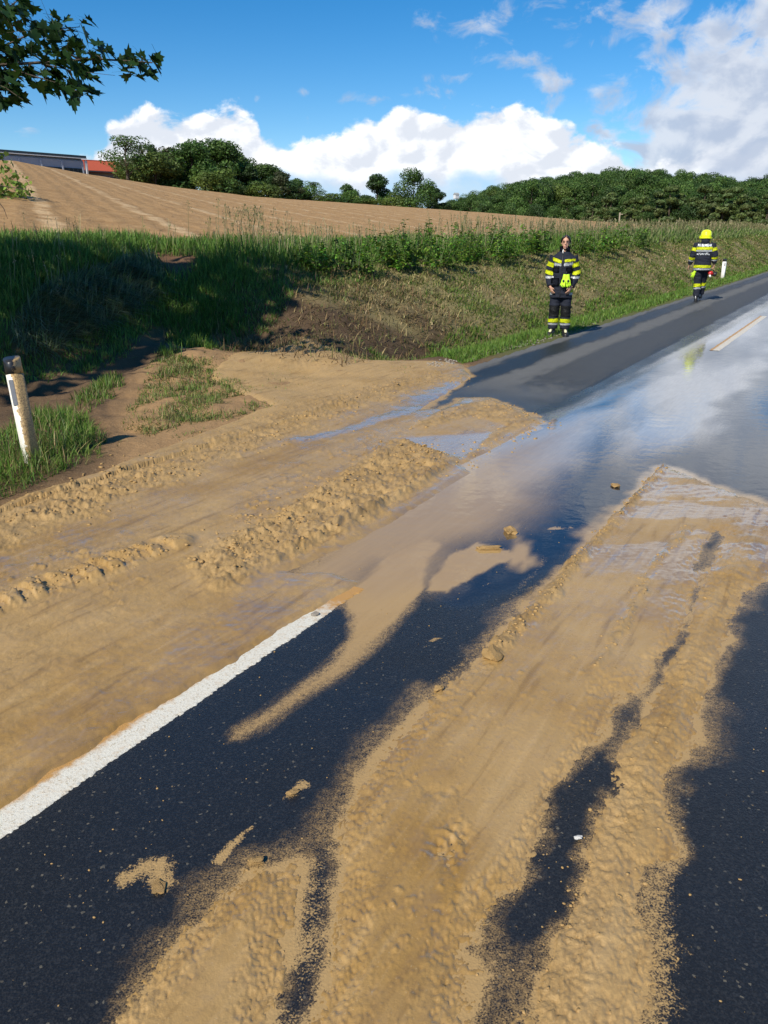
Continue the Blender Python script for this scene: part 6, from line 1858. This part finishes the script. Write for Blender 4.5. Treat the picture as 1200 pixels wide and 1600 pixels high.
def man():
    fx, fy = on_road(1090, 470)
    rz = -ROAD_A * .72
    r = empty('person', (fx, fy, 0), rz)
    tag(r, 'firefighter in yellow helmet and navy suit seen from behind, walking away along the road', 'person')
    # walks towards +Y in his own frame; back towards -Y
    bm = bmesh.new()
    LA = [(-.190, .0, 1.475), (-.275, -.03, 1.20), (-.330, .06, .955)]; RA = [(.190, .0, 1.475), (.285, -.02, 1.215), (.300, .07, .985)]
    vloft(bm, [(0, .02, 1.62, .055, .06), (0, .01, 1.53, .065, .065), (0, .0, 1.49, .12, .08), (0, 0, 1.44, .19, .10), (0, 0, 1.32, .185, .12), (0, 0, 1.15, .16, .115), (0, 0, 1.02, .165, .115), (0, 0, .94, .17, .12), (0, 0, .86, .13, .10)])
    hb = bmesh.new()
    head_shape(hb, (0, 0, 0), 1.02)
    for v in hb.verts: v.co = Vector((v.co.x, -v.co.y + .035, v.co.z + 1.69))
    for f in list(hb.faces): pass
    tmp = bpy.data.meshes.new('t'); hb.to_mesh(tmp); hb.free(); bm.from_mesh(tmp); bpy.data.meshes.remove(tmp)
    for A in (LA, RA):
        a, b, c = map(Vector, A)
        limb(bm, [(*a, .056), (*a.lerp(b, .5), .050), (*b, .043), (*b.lerp(c, .5), .040), (*c, .028)], 10)
    LEGS = [[(-.085, .0, .90), (-.075, .06, .50), (-.055, .02, .10)], [(.085, .0, .90), (.075, .10, .52), (.035, -.02, .20)]]
    # left foot on the ground, right foot swinging through close beside it
    LEGS = [[(-.09, .0, .92), (-.07, .05, .50), (-.05, .0, .09)], [(.09, .0, .92), (.06, .20, .55), (.055, .30, .14)]]
    for A in LEGS:
        a, b, c = map(Vector, A)
        limb(bm, [(*a, .095), (*a.lerp(b, .5), .082), (*b, .060), (*b.lerp(c, .4), .056), (*c, .036), (c.x, c.y + .05, c.z - .04, .030)], 12)
    hand(bm, LA[2], (-.25, .15, -.95), (.2, .95, 0), (.8, 0, 0), .185, .35)
    hand(bm, RA[2], (-.05, .2, -.95), (-.2, .95, 0), (-.8, 0, 0), .185, .45)
    put_mesh('body', fuse(bm, .0085, 2), M['skin'], r)
    # ---- helmet
    hb = bmesh.new()
    vloft(hb, [(0, .0, 1.625, .128, .120), (0, .0, 1.66, .142, .150), (0, .0, 1.72, .143, .160), (0, .005, 1.785, .134, .152), (0, .01, 1.83, .110, .128), (0, .01, 1.855, .070, .085), (0, .01, 1.864, .020, .03)], 24)
    for sg in (-1, 1): limb(hb, [(sg * .138, .02, 1.70, .028), (sg * .140, .03, 1.66, .032), (sg * .130, .03, 1.615, .022)], 8)
    limb(hb, [(0, -.155, 1.71, .014), (0, -.118, 1.80, .014), (0, .01, 1.845, .014), (0, .12, 1.80, .014)], 8)
    h = put_mesh('helmet', fuse(hb, .009, 2), M['helmet'], r)
    rb = bmesh.new()
    ring_loft(rb, [((0, .01, 1.640 + dz), (w, 0, 0), (0, d, -.012)) for dz, w, d in ((-.012, .150, .160), (0, .156, .168), (.010, .150, .160))], 24)
    bm_obj('helmet_rim', rb, M['helmet'], h, True)
    kb = bmesh.new(); ell(kb, (.150, .0, 1.70), .016, .03, .03); bm_obj('knob', kb, M['black'], h, True)
    nb = bmesh.new(); vloft(nb, [(0, -.02, 1.50, .115, .105), (0, -.02, 1.56, .105, .105), (0, -.012, 1.645, .118, .118)], 18); bm_obj('neck_guard', nb, M['cloth'], h, True)
    # ---- jacket
    jb = bmesh.new()
    vloft(jb, [(0, .0, .80, .225, .165), (0, .0, .88, .225, .168), (0, .0, 1.02, .215, .165), (0, .0, 1.20, .228, .168), (0, .0, 1.36, .240, .160), (0, .0, 1.45, .232, .135), (0, .0, 1.50, .165, .110), (0, .0, 1.545, .105, .095)], 26)
    for A in (LA, RA):
        a, b, c = map(Vector, A)
        limb(jb, [(a.x * .8, a.y, a.z, .098), (*a, .100), (*a.lerp(b, .5), .094), (*b, .086), (*b.lerp(c, .55), .074), (*(c + (b - c) * .06), .058)], 16)
    jm = fuse(jb, .0095, 2, .010, 9, 3)
    jk = put_mesh('jacket', jm, M['cloth'], r)
    back = lambda p: p.y < 0
    stripe(jm, 'yellow_band', lambda p: 1.345 < p.z < 1.425 and abs(p.x) < .205 and back(p), M['neon'], jk)
    stripe(jm, 'silver_band', lambda p: 1.300 < p.z < 1.342 and abs(p.x) < .200 and back(p), M['silver'], jk)
    stripe(jm, 'yellow_band', lambda p: .875 < p.z < .955 and abs(p.x) < .24 and p.y < .25 and not (abs(p.x) > .235), M['neon'], jk)
    stripe(jm, 'silver_band', lambda p: .820 < p.z < .872, M['silver'], jk)
    for A in (LA, RA):
        up = seg_t(A[0], A[1]); lo = seg_t(A[1], A[2]); sg = 1 if A[0][0] > 0 else -1
        stripe(jm, 'yellow_band', lambda p, f=up, s=sg: p.x * s > .205 and f(p)[1] < .13 and .32 < f(p)[0] < .64, M['neon'], jk)
        stripe(jm, 'yellow_band', lambda p, f=lo, s=sg: p.x * s > .21 and f(p)[1] < .12 and .10 < f(p)[0] < .40 and p.z < 1.21, M['neon'], jk)
        stripe(jm, 'silver_band', lambda p, f=lo, s=sg: p.x * s > .21 and f(p)[1] < .12 and .43 < f(p)[0] < .58, M['silver'], jk)
    bv = BVHTree.FromPolygons([v.co.copy() for v in jm.vertices], [tuple(p.vertices) for p in jm.polygons])
    def lettering(text, z, w, h, name):
        cu = bpy.data.curves.new(name, 'FONT'); cu.body = text; cu.align_x = 'CENTER'; cu.align_y = 'CENTER'; cu.size = h * 1.4; cu.extrude = 0; cu.offset = .004 * h / .07
        cu.resolution_u = 3
        ob = bpy.data.objects.new(name, cu); COL.objects.link(ob)
        dg = bpy.context.evaluated_depsgraph_get(); dg.update()
        me = bpy.data.meshes.new_from_object(ob.evaluated_get(dg)); bpy.data.objects.remove(ob)
        b = bmesh.new(); b.from_mesh(me); bpy.data.meshes.remove(me)
        bmesh.ops.triangulate(b, faces=b.faces[:])
        bmesh.ops.subdivide_edges(b, edges=[e for e in b.edges if e.calc_length() > .02], cuts=2, use_grid_fill=False)
        xs = [v.co.x for v in b.verts]; k = w / (max(xs) - min(xs))
        for v in b.verts:
            x = v.co.x * k; zz = z + v.co.y
            q = bv.ray_cast(Vector((x, -1, zz)), Vector((0, 1, 0)))[0]
            v.co = Vector((x, (q.y if q else -.16) - .006, zz))
        bmesh.ops.solidify(b, geom=b.faces[:], thickness=.002)
        bm_obj(name, b, M['silver'], jk)
    lettering('FEUERWEHR', 1.462, .36, .066, 'lettering')
    # the lower line is too worn to read: broken silver print
    rg = random.Random(4)
    for i in range(9):
        b = bmesh.new(); x0 = -.165 + i * .037
        for j in range(3):
            x = x0 + rg.uniform(0, .018); z = 1.222 + rg.uniform(0, .04); q = bv.ray_cast(Vector((x, -1, z)), Vector((0, 1, 0)))[0]
            box(b, (x, (q.y if q else -.16) - .004, z), rg.uniform(.008, .016), .004, rg.uniform(.018, .04))
        bm_obj('worn_print', b, M['silver'], jk)
    # ---- trousers
    tb = bmesh.new()
    vloft(tb, [(0, .0, 1.02, .175, .12), (0, .0, .90, .185, .135), (0, .0, .82, .180, .130)], 20)
    for A in LEGS:
        a, b, c = map(Vector, A)
        limb(tb, [(*(a + Vector((0, 0, -.02))), .112), (*a.lerp(b, .5), .108), (*b, .098), (*b.lerp(c, .4), .094), (*(c + (b - c) * .05), .084)], 18)
    tm = fuse(tb, .0095, 2, .010, 10, 4)
    tr = put_mesh('trousers', tm, M['cloth'], r)
    for A in LEGS:
        f = seg_t(A[1], A[2])
        stripe(tm, 'yellow_band', lambda p, f=f: .12 < f(p)[0] < .34 and f(p)[1] < .125, M['neon'], tr)
        stripe(tm, 'silver_band', lambda p, f=f: .36 < f(p)[0] < .48 and f(p)[1] < .125, M['silver'], tr)
    for b, (x, y, z, fx_, fy_, sx_, sy_) in boots(r, [(-.05, .0, 0, math.pi), (.055, .29, .045, math.pi)], r):
        ib = bmesh.new(); limb(ib, [(x - fx_ * .068 + sx_ * .012, y - fy_ * .068 + sy_ * .012, z + .05, .014), (x - fx_ * .066 + sx_ * .018, y - fy_ * .066 + sy_ * .018, z + .16, .012)], 6)
        bm_obj('heel_tab', ib, M['silver'], b, True)
    # ---- things he carries
    lt = empty('hand_lamp', (fx, fy, 0), rz); tag(lt, 'red and black hand lamp hanging at the walking firefighter\'s right hip', 'lamp')
    b = bmesh.new(); limb(b, [(.185, -.02, .725, .045), (.20, -.02, .735, .062), (.27, -.01, .735, .062), (.31, 0, .725, .050)], 12); bm_obj('lamp_body', fuse_obj(b), M['red'], lt, True) if False else bm_obj('lamp_body', b, M['red'], lt, True)
    b = bmesh.new(); limb(b, [(.305, 0, .722, .056), (.35, .01, .715, .066), (.385, .015, .705, .062), (.395, .015, .703, .02)], 12); bm_obj('lamp_head', b, M['black'], lt, True)
    b = bmesh.new(); limb(b, [(.19, -.02, .79, .012), (.23, -.02, .83, .013), (.30, 0, .82, .013), (.33, .0, .775, .012)], 8); bm_obj('handle', b, M['black'], lt, True)
    b = bmesh.new(); limb(b, [(.22, -.055, .70, .024), (.24, -.058, .655, .028), (.235, -.05, .630, .012)], 8); bm_obj('white_tag', b, M['white'], lt, True)
    gl = empty('work_glove', (fx, fy, 0), rz); tag(gl, 'fluorescent green glove hanging at the walking firefighter\'s left thigh', 'gloves')
    b = bmesh.new(); hand(b, (-.175, -.075, .76), (-.35, 0, -1), (-1, -.2, 0), (0, 0, 0), .2, .3); limb(b, [(-.155, -.07, .82, .035, .6), (-.17, -.075, .765, .038, .6)], 10)
    put_mesh('glove', fuse(b, .007, 1), M['neon_green'], gl)
woman()
man()
